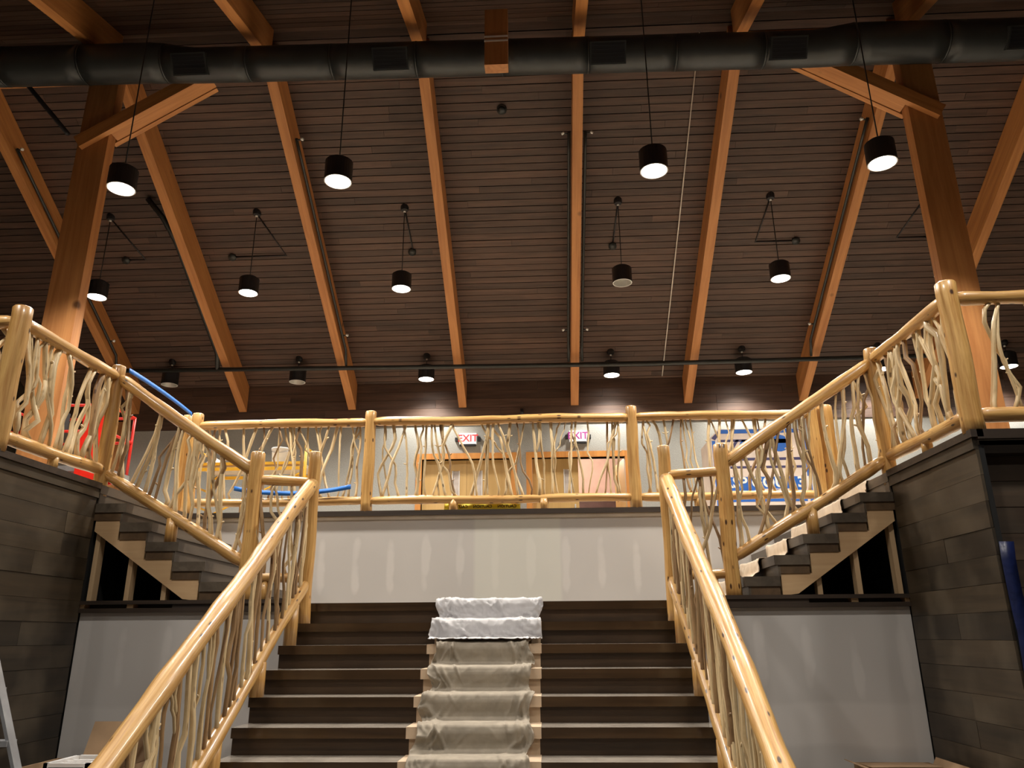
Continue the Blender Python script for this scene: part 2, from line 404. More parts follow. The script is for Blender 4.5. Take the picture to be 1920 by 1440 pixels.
# plank clad piers
def clad_side(name, x, sg, label):
    """inner face of a pier: planks running in depth, face at x looking towards the centre"""
    r = empty(name, (x + sg * 0.05, (YP + YS) / 2, 0), label, 'wall', kind='structure')
    box('core', (min(x + sg * 0.022, x + sg * 0.06), max(x + sg * 0.022, x + sg * 0.06), YP, YB, 0, Z2 - 0.1), VOID, r)
    xs = sorted((x, x + sg * 0.022))
    box('cap_board', (min(x - sg * 0.03, x + sg * 0.06), max(x - sg * 0.03, x + sg * 0.06), YP - 0.03, YS, Z2 - 0.045, Z2 + 0.012), TRIM, r)
    box('fascia_board', (min(x - sg * 0.015, x + sg * 0.022), max(x - sg * 0.015, x + sg * 0.022), YP, YS, Z2 - 0.13, Z2 - 0.047), PIERW, r)
    z = Z2 - 0.133; rnd = random.Random(5 + int(sg))
    while z > 0.02:
        h = min(0.19, z); y = YP
        while y < YS - 0.01:
            L = rnd.choice((0.7, 1.5, 1.5, 1.05)); y2 = min(YS, y + L)
            if YS - y2 < 0.25: y2 = YS
            d = rnd.uniform(-0.003, 0.004)
            box('plank', (xs[0] - d, xs[1] - d, y + 0.001, y2 - 0.001, z - h + 0.0025, z), PIERW, r)
            y = y2
        z -= h
    return r
def clad_front(name, x0, x1, y, label, sg):
    r = empty(name, ((x0 + x1) / 2, y, 0), label, 'wall', kind='structure')
    box('core', (x0, x1, y + 0.022, y + 0.06, 0, Z2 - 0.1), VOID, r)
    box('fascia_board', (x0 - 0.06, x1, YP - 0.03, y + 0.02, Z2 - 0.06, Z2 + 0.012), TRIM, r)
    box('fascia_board', (x0 - 0.03, x1, YP + 0.02, y + 0.02, Z2 - 0.16, Z2 - 0.063), PIERX, r)
    z = Z2 - 0.163; rnd = random.Random(11)
    while z > 0.02:
        h = min(0.19, z); x = x0
        while x < x1 - 0.01:
            x2 = min(x1, x + rnd.choice((0.9, 1.4, 1.9)))
            d = rnd.uniform(-0.003, 0.004)
            box('plank', (x + 0.0015, x2 - 0.0015, y - d, y + 0.022 - d, z - h + 0.004, z), PIERX, r)
            x = x2
        z -= h
    return r
clad_side('wall_pier_left', C - PIER, -1, 'dark planked pier face left of the stairs')
clad_side('wall_pier_right', C + PIER, 1, 'dark scuffed planked pier face right of the stairs')
clad_front('wall_front_right', C + PIER + 0.075, XRR, YP + 0.12, 'dark planked wall below the right balcony facing the hall', 1)
clad_front('wall_front_left', XL, C - PIER - 0.07, YP + 0.12, 'dark planked wall below the left balcony facing the hall', -1)
tag(box('wall_left', (XL - 0.1, XL, YF, YW, 0, 12), PIERW), 'left side wall of the hall', 'wall', kind='structure')
tag(box('wall_right', (XRR, XRR + 0.1, YF, YW, 0, 12), PIERW), 'right side wall of the hall', 'wall', kind='structure')
tag(box('wall_front', (XL, XRR, YF - 0.1, YF, 0, 12), PIERX), 'front wall of the hall', 'wall', kind='structure')

# back wall with two door openings
DL = (-2.66, -0.78); DR = (-0.34, 1.60); ZD = 5.12
bw = empty('wall_back', (C, YW, Z2), 'pale plastered back wall above the balcony with dark boarding on top', 'wall', kind='structure')
zt = 5.86
wb = MB()
for a in ((XL, DL[0], Z2, zt), (DL[1], DR[0], Z2, zt), (DR[1], XRR, Z2, zt), (DL[0], DL[1], ZD, zt), (DR[0], DR[1], ZD, zt)):
    wb.box(a[0], a[1], YW, YW + 0.2, a[2], a[3])
wb.build('plaster_face', PLASTER, bw)
for k in range(6):
    z = zt + k * 0.19
    xs = XL; rnd = random.Random(40 + k)
    while xs < XRR - 0.1:
        x2 = min(XRR, xs + rnd.choice((3.0, 3.8, 4.6)))
        box('plank', (xs + 0.002, x2 - 0.002, YW - 0.03 + rnd.uniform(-0.004, 0.004), YW + 0.2, z + 0.002, z + 0.187), BOARD, bw)
        xs = x2
# room seen through the open door
tag(box('wall_room_back', (-3.2, 4.0, 19.0, 19.1, Z2, 6.0), PINKW), 'pinkish far wall of the room beyond the open door', 'wall', kind='structure')
tag(box('wall_room_left', (-3.3, -3.2, YW + 0.2, 19.1, Z2, 6.0), PINKW), 'left wall of the room beyond the open door', 'wall', kind='structure')
tag(box('wall_room_right', (4.0, 4.1, YW + 0.2, 19.1, Z2, 6.0), PINKW), 'right wall of the room beyond the open door', 'wall', kind='structure')
tag(box('ceiling_room', (-3.3, 4.1, YW + 0.2, 19.1, 6.0, 6.1), PINKW), 'ceiling of the room beyond the open door', 'ceiling', kind='structure')
tag(box('floor_room', (-3.3, 4.1, YW + 0.001, 19.1, Z2 - 0.1, Z2), DECK), 'floor of the room beyond the open door', 'floor', kind='structure')
ct = empty('counter', (1.2, 18.3, Z2), 'dark counter in the pink room seen through the open door', 'counter')
box('cabinet', (0.30, 1.75, 18.0, 18.5, Z2, 4.62), DARKF, ct)
box('worktop', (0.26, 1.80, 17.95, 18.53, 4.62, 4.68), TRIM, ct)
al = bpy.data.lights.new('room_lamp', 'POINT'); al.energy = 75; al.color = (1, 0.86, 0.72); al.shadow_soft_size = 0.25
ao = bpy.data.objects.new('room_lamp', al); COL.objects.link(ao); ao.location = (0.6, 17.3, 5.6)

# doors
def door(name, X, closed, label):
    r = empty(name, ((X[0] + X[1]) / 2, YW, Z2), label, 'door', kind='structure')
    t = 0.12
    for a, b in ((X[0] - t, X[0]), (X[1], X[1] + t)):
        box('door_jamb', (a, b, YW - 0.04, YW + 0.18, Z2, ZD + t), DOORF, r)
    box('door_head', (X[0], X[1], YW - 0.04, YW + 0.18, ZD, ZD + t), DOORF, r)
    mid = (X[0] + X[1]) / 2
    def leaf(a, b, wx, hinge=None):
        l = MB()
        y0, y1 = YW + 0.10, YW + 0.15; z0, z1 = Z2 + 0.01, ZD - 0.005; w0, w1, v0, v1 = wx[0], wx[1], 4.30, 4.89
        for q in ((a, w0, z0, z1), (w1, b, z0, z1), (w0, w1, z0, v0), (w0, w1, v1, z1)): l.box(q[0], q[1], y0, y1, q[2], q[3])
        if hinge is not None:
            ang = math.radians(82)
            for v in l.v:
                dx, dy = v.x - hinge, v.y - y0
                v.x = hinge + dx * math.cos(ang) + dy * math.sin(ang); v.y = y0 - dx * math.sin(ang) + dy * math.cos(ang)
        d = l.build('door_leaf', DOOR, r)
        if hinge is None:
            g = box('window_pane', (w0, w1, YW + 0.12, YW + 0.13, v0, v1), GLASS, d)
            for e0, e1 in ((w0 - 0.012, w0 + 0.006), (w1 - 0.006, w1 + 0.012)):
                box('window_bead', (e0, e1, YW + 0.092, YW + 0.10, v0, v1), WHITEP, d)
            box('pull_handle', (mid - 0.10 if b <= mid + 0.01 else mid + 0.07, mid - 0.07 if b <= mid + 0.01 else mid + 0.10, YW + 0.06, YW + 0.10, 3.85, 4.15), CHROME, d)
    leaf(X[0] + 0.004, mid - 0.003, (mid - 0.30, mid - 0.16))
    if closed: leaf(mid + 0.003, X[1] - 0.004, (mid + 0.18, mid + 0.32))
    else: leaf(mid + 0.003, X[1] - 0.004, (mid + 0.18, mid + 0.32), hinge=X[1] - 0.004)
    return r
door('door_1', DL, True, 'closed tan double door with two narrow window slits')
door('door_2', DR, False, 'tan double door with one leaf open to a pink room')

# exit signs
for x, z, tm, lab in ((-1.69, 5.55, SIGNR, 'white exit sign with red letters above the closed double door'), (0.64, 5.565, SIGNP, 'white exit sign with purple letters above the open double door')):
    e = empty('exit_sign', (x, YW - 0.06, z - 0.13), lab, 'sign', 'exit signs on the back wall')
    box('sign_box', (x - 0.18, x + 0.18, YW - 0.06, YW - 0.0, z - 0.12, z + 0.12), SIGNW, e)
    box('sign_base', (x - 0.17, x + 0.17, YW - 0.07, YW, z - 0.16, z - 0.121), BLACKM, e)
    for s in (-1, 1): box('lamp_head', (x + s * 0.24 - 0.03, x + s * 0.24 + 0.03, YW - 0.09, YW, z - 0.06, z + 0.02), BLACKM, e)
    text_mesh('lettering', 'EXIT', 0.21, tm, (x, YW - 0.062, z), (math.pi / 2, 0, 0), e, bold=0.004)
pl = tag(box('timber_post', (-9.34, -9.10, YW - 0.29, YW - 0.04, Z2, 6.0), GLU_Z), 'brown timber post against the back wall at far left', 'post')
sc_ = empty('security_camera', (-0.53, YW - 0.2, 6.0), 'small dark security camera on the boarded back wall', 'camera')
MB().tube([(-0.53, YW - 0.18, 6.14), (-0.53, YW - 0.18, 6.02)], 0.04, 10).build('camera_body', BLACKM, sc_, True)
MB().tube([(-0.53, YW - 0.18, 6.13), (-0.53, YW - 0.03, 6.16)], 0.018, 8).build('bracket', PIPE, sc_, True)

# ------------------------------------------------------------------ roof
AF = ZW + RA * YW + 0.5 / math.cos(TH)         # board underside, far slope: z = AF - RA*y
AN = ZR - RN * YR + 0.5 / math.cos(TN)         # near slope: z = AN + RN*y
YRB = (AF - AN) / (RA + RN)
def zf(y, d=0.0): return AF - RA * y - d / math.cos(TH)      # d metres below the boards
def zn(y, d=0.0): return AN + RN * y - d / math.cos(TN)
ce = empty('ceiling', (C, 12.5, zf(12.5)), 'dark stained board ceiling on the far roof slope', 'ceiling', kind='structure')
cn = empty('ceiling_near', (C, 7.0, zn(7.0)), 'dark stained board ceiling on the near roof slope', 'ceiling', kind='structure')
def slope_slab(name, ya, yb, x0, x1, fn, th, nrm, mat, parent):
    a = Vector((0, ya, fn(ya))); b = Vector((0, yb, fn(yb))); n = Vector(nrm) * th
    v = [(x0, a.y, a.z), (x1, a.y, a.z), (x1, b.y, b.z), (x0, b.y, b.z)]
    v += [(p[0], p[1] + n.y, p[2] + n.z) for p in v]
    return obj(name, v, BF, mat, parent)
nF = (0, math.sin(TH), math.cos(TH)); nN = (0, -math.sin(TN), math.cos(TN))
slope_slab('roof_deck', YRB - 0.1, YW + 0.2, XL, XRR, lambda y: zf(y) + 0.03, 0.06, nF, VOID, ce)
slope_slab('roof_deck', YF - 0.1, YRB + 0.05, XL, XRR, lambda y: zn(y) + 0.03, 0.06, nN, VOID, cn)
bw_ = 0.1365
rnd = random.Random(3)
row = 0; dist = 0.0; Lf = (YW - YRB) / math.cos(TH)
while dist < Lf:
    ya = YRB + dist * math.cos(TH); yb = YRB + (dist + bw_ - 0.013) * math.cos(TH)
    x = XL - rnd.uniform(0, 3.5)
    while x < XRR:
        x2 = x + rnd.uniform(4.2, 6.0); p = max(x, XL); q = min(x2, XRR)
        if q - p > 0.2:
            d = rnd.uniform(-0.002, 0.003)
            slope_slab('plank', ya, yb, p + 0.002, q - 0.002, lambda y: zf(y, d), 0.025, nF, BOARD, ce)
        x = x2
    dist += bw_; row += 1
dist = 0.0
while dist < 3.0:
    ya = YRB - dist * math.cos(TN); yb = YRB - (dist + bw_ - 0.013) * math.cos(TN)
    x = XL - rnd.uniform(0, 3.5)
    while x < XRR:
        x2 = x + rnd.uniform(4.2, 6.0); p = max(x, XL); q = min(x2, XRR)
        if q - p > 0.2:
            slope_slab('plank', yb, ya, p + 0.002, q - 0.002, lambda y: zn(y), 0.025, nN, BOARD, cn)
        x = x2
    dist += bw_
slope_slab('board_field', YF, YRB - 3.0 * math.cos(TN), XL, XRR, lambda y: zn(y), 0.025, nN, BOARD, cn)

ORD = {-4: 'leftmost', -3: 'second from left, over the left column', -2: 'third from left', -1: 'fourth from left', 0: 'fifth from left, flanked by black pipes', 1: 'sixth from left', 2: 'seventh from left, over the right column', 3: 'rightmost'}
for i in range(-4, 4):
    x = XR0 + XRS * i
    ya, yb = YR + 0.22, YW - 0.04
    L = (yb - ya) / math.cos(TH); ym = (ya + yb) / 2
    o = rafter_mesh(0.165, L, 0.49, -0.49 * math.tan(TH), (x, ym + 0.245 * math.sin(TH), zf(ym, 0.5) + 0.245 * math.cos(TH)), (-TH, 0, 0), GLU_Y)
    tag(o, 'orange timber rafter on the far slope, ' + ORD[i], 'beam', 'rafters of the far roof slope')
    ya, yb = YF + 0.1, YR - 0.02
    L = (yb - ya) / math.cos(TN); ym = (ya + yb) / 2
    o = rafter_mesh(0.165, L, 0.49, 0.49 * math.tan(TN), (x, ym - 0.245 * math.sin(TN), zn(ym, 0.5) + 0.245 * math.cos(TN)), (TN, 0, 0), GLU_Y)
    tag(o, 'timber rafter above the duct on the near slope, ' + ORD[i].split(',')[0], 'beam', 'rafters of the near roof slope')
tag(box('ridge_beam', (XL, XRR, YR - 0.0, YR + 0.2, ZR - 0.22, ZR + 0.12), GLU_X), 'timber ridge beam hidden above the black duct', 'beam')

# columns and knee braces
for sg, nm in ((-1, 'left'), (1, 'right')):
    xcn = C - 0.01 + sg * 6.01
    c = empty('timber_column', (xcn, 9.43, Z2), 'tall laminated timber column rising behind the %s balcony railing' % nm, 'column', 'columns on the balcony')
    local_box('shaft', (0.45, 0.18, ZR - 0.23 - Z2), (xcn, 9.43, (ZR - 0.23 + Z2) / 2), (0, 0, 0), GLU_Z, c)
    b = empty('knee_brace', (xcn - sg * 1.0, 9.42, 9.1), 'orange three ply knee brace climbing inward from the %s column' % nm, 'beam', 'knee braces of the ridge beam')
    ang = math.atan(0.645); dirx = -sg * math.cos(ang); dirz = math.sin(ang)
    def ply(nme, y0, y1, off0, length, depth, lift=0.0):
        # starts at the column's outer lower corner, climbs towards the ridge
        sx = xcn + sg * 0.14 + dirx * off0; sz = 8.40 + dirz * off0 + lift
        cx = sx + dirx * length / 2 + sg * 0 ; cz = sz + dirz * length / 2
        nx, nz = (math.sin(ang) * (sg), math.cos(ang))
        local_box(nme, (length, y1 - y0, depth), (cx + nx * depth / 2, (y0 + y1) / 2, cz + nz * depth / 2), (0, -ang if sg < 0 else ang, 0), GLU_X, b)
    ply('front_ply', 9.25, 9.335, 0.0, 2.15, 0.20)
    ply('core_ply', 9.34, 9.515, 0.47, 1.68, 0.195, 0.012)
    ply('back_ply', 9.525, 9.60, 0.40, 1.75, 0.20)
# hanging post in the middle, in front of the duct
k = empty('hanging_post', (C, 8.52, 8.87), 'short hanging timber post at the middle of the duct with two bright bands', 'post')
local_box('post_body', (0.315, 0.17, 0.93), (C + 0.01, 8.53, 8.865 + 0.465), (0, 0, 0), GLU_Z, k)
for z in (9.245, 9.315): box('steel_band', (C - 0.15, C + 0.17, 8.432, 8.444, z, z + 0.022), CHROME, k)

# duct
dz = lambda x: 9.42 - 0.0165 * (x - C)
du = empty('air_duct', (C, 8.95, dz(C) - 0.25), 'long dark round air duct slung under the ridge', 'duct')
def drad(x):
    t = min(1.0, max(0.0, (abs(x - C) - 4.35) / 0.7)); return 0.245 + 0.035 * t * t * (3 - 2 * t)
x = XL + 0.1
while x < XRR - 0.2:
    x2 = min(x + 1.22, XRR - 0.1)
    xs_ = [x + (x2 - 0.02 - x) * q / 6 for q in range(7)]
    MB().tube([(q, 9.195 - drad(q), dz(q) - 0.245 + drad(q)) for q in xs_], [drad(q) for q in xs_], 28).build('duct_section', DUCT, du, True)
    MB().tube([(x2 - 0.025, 9.195 - drad(x2), dz(x2) - 0.245 + drad(x2)), (x2, 9.195 - drad(x2), dz(x2) - 0.245 + drad(x2))], drad(x2) + 0.004, 28).build('seam_ring', DUCT, du, True)
    x = x2
for gx in (-8.6, -4.99, -2.1, 0.95, 3.42, 6.55):
    z = dz(gx) - 0.245 + drad(gx); g = MB(); a = math.radians(36); dr = drad(gx) - 0.245
    # box tilted so it faces down and forward
    def pt(u, vv, n_):  # u along x, vv along tangent, n_ outward
        return (gx + u, 8.95 - dr - math.cos(a) * (n_ + dr) + math.sin(a) * vv, z - math.sin(a) * (n_ + dr) - math.cos(a) * vv)
    e8 = [pt(u, vv, n_) for n_ in (0.15, 0.275) for u, vv in ((-0.25, -0.15), (0.25, -0.15), (0.25, 0.15), (-0.25, 0.15))]
    gr = g.hexa(e8).build('grille', DUCT, du)
    MB().hexa([pt(u, vv, n_) for n_ in (0.2752, 0.279) for u, vv in ((-0.23, -0.13), (0.23, -0.13), (0.23, 0.13), (-0.23, 0.13))]).build('grille_face', DARKGR, gr)
    for q in range(5):
        vv = -0.10 + q * 0.05
        MB().hexa([pt(u, v2, n_) for n_ in (0.2792, 0.284) for u, v2 in ((-0.22, vv - 0.006), (0.22, vv - 0.006), (0.22, vv + 0.006), (-0.22, vv + 0.006))]).build('blade', DARKGR, gr)
st = MB().tube([(-6.97, 9.27, 8.64), (-7.93, 9.27, 9.74), (-8.3, 9.27, 10.1)], 0.035, 10).build('black_strut', BLACKM, None, True)
tag(st, 'black strut running up and left from the left column', 'strut')

# ------------------------------------------------------------------ pendant lights
def spot(x, y, z, power=LAMP_W, ang=132):
    l = bpy.data.lights.new('pendant_lamp', 'SPOT'); l.energy = power; l.color = LAMP_COL
    l.spot_size = math.radians(ang); l.spot_blend = 0.55; l.shadow_soft_size = 0.14
    o = bpy.data.objects.new('pendant_lamp', l); COL.objects.link(o); o.location = (x, y, z)
def pendant(x, y, zb, ztop, lit, label, group, cable=None, power=LAMP_W):
    r = empty('pendant_light', (x, y, zb), label, 'lamp', group)
    R = 0.17; H = 0.30
    hs = MB().lathe((x, y), [(R - 0.012, zb + 0.002), (R, zb), (R, zb + H - 0.03), (R - 0.04, zb + H), (0.001, zb + H)], 28).build('housing', BLACKM, r, False)
    MB().lathe((x, y), [(R - 0.002, zb - 0.004), (R - 0.016, zb - 0.004), (R - 0.014, zb + 0.014)], 28).build('rim', RIM, hs, False)
    MB().lathe((x, y), [(R - 0.016, zb + 0.004), (R - 0.05, zb + 0.10)], 28).build('reflector', REFL, hs, True)
    MB().lathe((x, y), [(R - 0.018, zb + 0.016), (0.001, zb + 0.016)] if lit else [(R - 0.049, zb + 0.098), (0.001, zb + 0.098)], 28).build('lens', LENS if lit else LENSOFF, hs, False)
    MB().tube([(x, y, zb + H - 0.005), (x, y, ztop - 0.05)], 0.008, 6).build('cord', BLACKM, r, True)
    cn_ = MB().lathe((x, y), [(0.001, ztop - 0.065), (0.065, ztop - 0.055), (0.075, ztop - 0.02), (0.075, ztop + 0.06)], 18).build('canopy', BLACKM, r, False)
    MB().lathe((x, y), [(0.001, ztop - 0.10), (0.022, ztop - 0.09), (0.022, ztop - 0.065), (0.001, ztop - 0.06)], 12).build('glint_hub', RIM, cn_, True)  # white colour stands in for the glint of the lamps on the hub
    if lit: spot(x, y, zb - 0.006, power)
    if cable:
        ys = y + 0.78
        p = [(x, y + 0.03, zf(y + 0.03, 0.012)), (x + cable[0], ys, zf(ys, 0.012)), (x + cable[1], ys, zf(ys, 0.012))]
        MB().tube(p, 0.014, 6).build('ceiling_cable', BLACKM, r, True)
        jx = x + cable[1]
        d = Vector((0, -math.sin(TH), -math.cos(TH)))
        a = Vector((jx, ys, zf(ys)))
        MB().tube([a - d * 0.01, a + d * 0.05], 0.075, 16).build('junction_box', PIPE, r, True)
LX = [C + s * o for s, o in ((-1, 7.42), (-1, 4.66), (-1, 1.92), (1, 1.95), (1, 4.66), (1, 7.42))]
POSN = ['leftmost', 'second from left', 'third from left', 'third from right', 'second from right', 'rightmost']
for i, x in enumerate(LX):
    lit = i not in (0, 1)
    pendant(x, 15.15, 6.69, zf(15.15), lit, '%s black can pendant in the back row by the wall, %s' % ('lit' if lit else 'unlit', POSN[i]), 'pendants of the back row', power=210)
pendant(9.37, 15.15, 6.69, zf(15.15), True, 'lit black can pendant in the back row seen through the right corner railing', 'pendants of the back row', power=210)
for i, x in enumerate(LX):
    lit = i != 3
    cb = {0: (0.33, -0.05), 1: (0.33, -0.72), 2: (0.04, 0.02), 3: (-0.06, -0.06), 4: (-0.12, 0.62), 5: (-0.3, 0.3)}[i]
    pendant(x, 12.2, 7.38, zf(12.2), lit, '%s black can pendant in the middle row, %s' % ('lit' if lit else 'unlit', POSN[i]), 'pendants of the middle row', cb, power=480)
for i, x in enumerate(LX[1:5]):
    pendant(x, 8.1, 6.90, zn(8.1), True, 'large lit can pendant in the front row, ' + ['leftmost beside the left column', 'left of the middle', 'right of the middle', 'rightmost beside the right column'][i], 'pendants of the front row')
for j, y in enumerate((4.0, 0.4, -3.2)):
    for i, x in enumerate(LX[1:5]):
        pendant(x, y, 6.6 if y > -2 else 5.4, zn(y), True, 'can pendant over the lower hall, row %s, %s' % (('nearest the stairs', 'over the viewer', 'behind the viewer')[j], ('far left', 'inner left', 'inner right', 'far right')[i]), 'pendants over the lower hall', power=(260, 160, 160)[j])

# sprinkler pipes, cord, detector
sp_ = MB().tube([(-9.3, 14.6, 6.84), (-3, 14.6, 6.77), (2, 14.6, 6.73), (7.6, 14.6, 6.77)], 0.045, 10).build('sprinkler_main', PIPE, None, True)
tag(sp_, 'long dark sprinkler main crossing under the rafters near the back wall', 'pipe')
def branch(i, side, y0, label, r=0.026, elbow=False):
    x = XR0 + XRS * i + side * 0.135
    o = empty('sprinkler_branch', (x, 14.5, zf(14.5, 0.3)), label, 'pipe', 'sprinkler branches beside the rafters')
    pts = [(x, 14.6, 6.81), (x, 14.5, zf(14.5, 0.40)), (x, y0 + 0.3, zf(y0 + 0.3, 0.38)), (x, y0, zf(y0, 0.38))]
    if elbow: pts += [(x - 0.15, y0 - 0.3, zf(y0 - 0.3, 0.25)), (x - 0.4, y0 - 0.45, zf(y0 - 0.45, 0.06))]
    MB().tube(pts, r, 8).build('pipe_run', PIPE, o, True)
    for y in ((y0 + 0.02, 14.2) if not elbow else ()):
        ha = MB().tube([(x, y, zf(y, 0.38)), (x + side * 0.09, y - 0.03, zf(y, 0.40))], 0.014, 6).build('head_arm', PIPE, o, True)
        MB().tube([(x + side * 0.085, y - 0.03, zf(y, 0.385)), (x + side * 0.12, y - 0.035, zf(y, 0.40))], 0.026, 8).build('sprinkler_head', RIM, ha, True)
branch(-4, 1, 10.7, 'sprinkler pipe beside the leftmost rafter')
branch(-3, -1, 12.3, 'thick sprinkler pipe with an elbow left of the second rafter', 0.05, True)
branch(-2, 1, 10.7, 'sprinkler pipe on the right of the third rafter')
branch(0, -1, 10.75, 'sprinkler pipe on the left of the fifth rafter')
branch(0, 1, 10.75, 'sprinkler pipe on the right of the fifth rafter')
branch(2, -1, 10.7, 'sprinkler pipe on the left of the seventh rafter')
tag(MB().tube([(2.49, 9.75, zf(9.75, 0.02)), (2.485, 12.5, zf(12.5, 0.05)), (2.48, 15.72, zf(15.72, 0.02))], 0.011, 6).build('ceiling_wire', CORD, None, True), 'thin white cord running down the ceiling right of centre', 'cord')
sd = empty('smoke_detector', (-0.645, 10.71, zf(10.71)), 'round dark smoke detector on the boards near the ridge', 'detector')
dn = Vector((0, -math.sin(TH), -math.cos(TH))); a0 = Vector((-0.645, 10.71, zf(10.71)))
MB().tube([a0, a0 + dn * 0.03], 0.085, 18).build('base_plate', PIPE, sd, True)
MB().tube([a0 + dn * 0.03, a0 + dn * 0.075], [0.062, 0.05], 18).build('sensor_head', DUCT, sd, True)

# ------------------------------------------------------------------ main flight
ms = empty('main_staircase', (C, 6.0, 0), 'wide dark wooden staircase rising to the landing', 'staircase')
X0, X1 = C - HALF, C + HALF
for k_ in range(0, 10):
    yn = Y1 - GO * k_; z = Z1 - RISE * k_
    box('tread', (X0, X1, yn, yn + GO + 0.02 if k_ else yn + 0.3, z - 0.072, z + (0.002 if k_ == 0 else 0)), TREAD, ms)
    box('riser', (X0 + 0.003, X1 - 0.003, yn + 0.03, yn + 0.05, z - RISE, z - 0.072), STAIR, ms)
for sg in (-1, 1):
    x = C + sg * (HALF - 0.03)
    pr_ = [(Y1 + 0.05, Z1 - 0.075)]
    for k_ in range(0, 10):
        yn = Y1 - GO * k_; z = Z1 - RISE * k_
        pr_ += [(yn + 0.052, z - 0.075), (yn + 0.052, z - RISE - 0.075)]
    pr_ = [p for p in pr_ if p[1] > 0] + [(Y1 - GO * 9 + 0.05, 0.0), (Y1 + 0.05, 0.0)]
    a, b = sorted((x - 0.02, x + 0.02))
    MB().prism(pr_, 'x', a, b).build('side_stringer', PINE, ms)

# ------------------------------------------------------------------ side flights
SG, SR = 0.277, (Z2 - Z1) / 6
for sg, nm in ((-1, 'left'), (1, 'right')):
    f = empty('side_staircase', (C + sg * 3.0, YS, Z1), 'short dark flight from the landing up to the %s balcony' % nm, 'staircase', 'side flights')
    def X(d): return C + sg * d
    def bx(nme, d0, d1, y0, y1, z0, z1, mat, par=f):
        a, b = sorted((X(d0), X(d1))); return box(nme, (a, b, y0, y1, z0, z1), mat, par)
    for k_ in range(1, 7):
        d = 2.32 + SG * (k_ - 1); z = Z1 + SR * k_; last = k_ == 6
        d1 = min(d + SG + 0.035, PIER + 0.0)
        if not last: bx('tread', d, d1, YS, 9.015, z - 0.085, z, STAIRY)
        else: bx('tread', d, PIER - 0.001, YS - 0.0, 9.015, z - 0.085, z, STAIRY)
        bx('riser', d + (0.03 if not last else 0.008), d + (0.05 if not last else 0.022), YS + 0.012, 9.015, z - SR + 0.0, z - 0.085, STAIRY)
        if not last: bx('end_block', d + 0.05, d + SG + 0.03, YS + 0.012, YS + 0.05, z - 0.16, z - 0.085, FILL)
    # cut stringer: one saw-toothed board
    low = lambda d: max(1.894, 1.973 + 0.674 * (d - 2.89))
    for y0 in (YS + 0.02, YS + 0.88):
        g = MB()
        for k_ in range(2, 6):
            d0 = 2.32 + SG * (k_ - 1) + 0.05; d1 = min(d0 + SG, PIER - 0.012); z = Z1 + SR * k_ - 0.16
            for q in range(4):
                a, b = d0 + (d1 - d0) * q / 4, d0 + (d1 - d0) * (q + 1) / 4
                g.prism([(X(a), low(a)), (X(b), low(b)), (X(b), z), (X(a), z)][::sg], 'y', y0, y0 + 0.038)
        g.build('stringer', PINE, f)
    fr = empty('stair_framing', (C + sg * 3.2, YS + 0.1, Z1), 'pine studs in the dark void under the %s side flight' % nm, 'framing', 'understair framing')
    for d in (2.99, 3.34, 3.69):
        hgt = low(d)
        a, b = X(d) - 0.022, X(d) + 0.022
        box('stud', (a, b, YS + 0.062, YS + 0.15, 1.893, max(1.95, hgt + 0.06)), PINEZ, fr)

# ------------------------------------------------------------------ log railings
def log(name, a, b, r, parent, seed, mat=None, taper=(True, True), wob=0.006):
    rn = random.Random(seed); a = Vector(a); b = Vector(b); L = (b - a).length; n = max(8, int(L / 0.11))
    d = (b - a).normalized(); s1 = d.cross(Vector((0, 0, 1)) if abs(d.z) < 0.95 else Vector((1, 0, 0))).normalized(); s2 = d.cross(s1)
    ph = [rn.uniform(0, 6.28) for _ in range(4)]
    pts = []; rs = []
    for i in range(n + 1):
        t = i / n; s = t * L
        pts.append(a + d * s + s1 * wob * math.sin(s * 2.3 + ph[0]) + s2 * wob * math.sin(s * 3.1 + ph[1]))
        rr = r * (1 + 0.045 * math.sin(s * 7 + ph[2]) + 0.035 * math.sin(s * 15 + ph[3]) + rn.uniform(-0.012, 0.012))
        e = min(s if taper[0] else 9, (L - s) if taper[1] else 9)
        if e < 0.09: rr *= 0.62 + 0.38 * math.sqrt(max(0, e / 0.09))
        rs.append(rr)
    return MB().tube(pts, rs, 14).build(name, mat or LOG, parent, True)
def post(a, ztop, r, parent, seed, mat=None):
    x, y, z0 = a; rn = random.Random(seed); L = ztop - z0; n = max(8, int(L / 0.1)); ph = rn.uniform(0, 6)
    pts = [(x + 0.004 * math.sin(i * 0.7 + ph), y, z0 + L * i / n) for i in range(n)] + [(x, y, ztop - 0.012), (x, y, ztop)]
    rs = [r * (1 + 0.03 * math.sin(i * 0.9 + ph) + 0.05 * (1 - i / n)) for i in range(n)] + [r, r * 0.88]
    return MB().tube(pts, rs, 16).build('post', mat or LOG, parent, True)
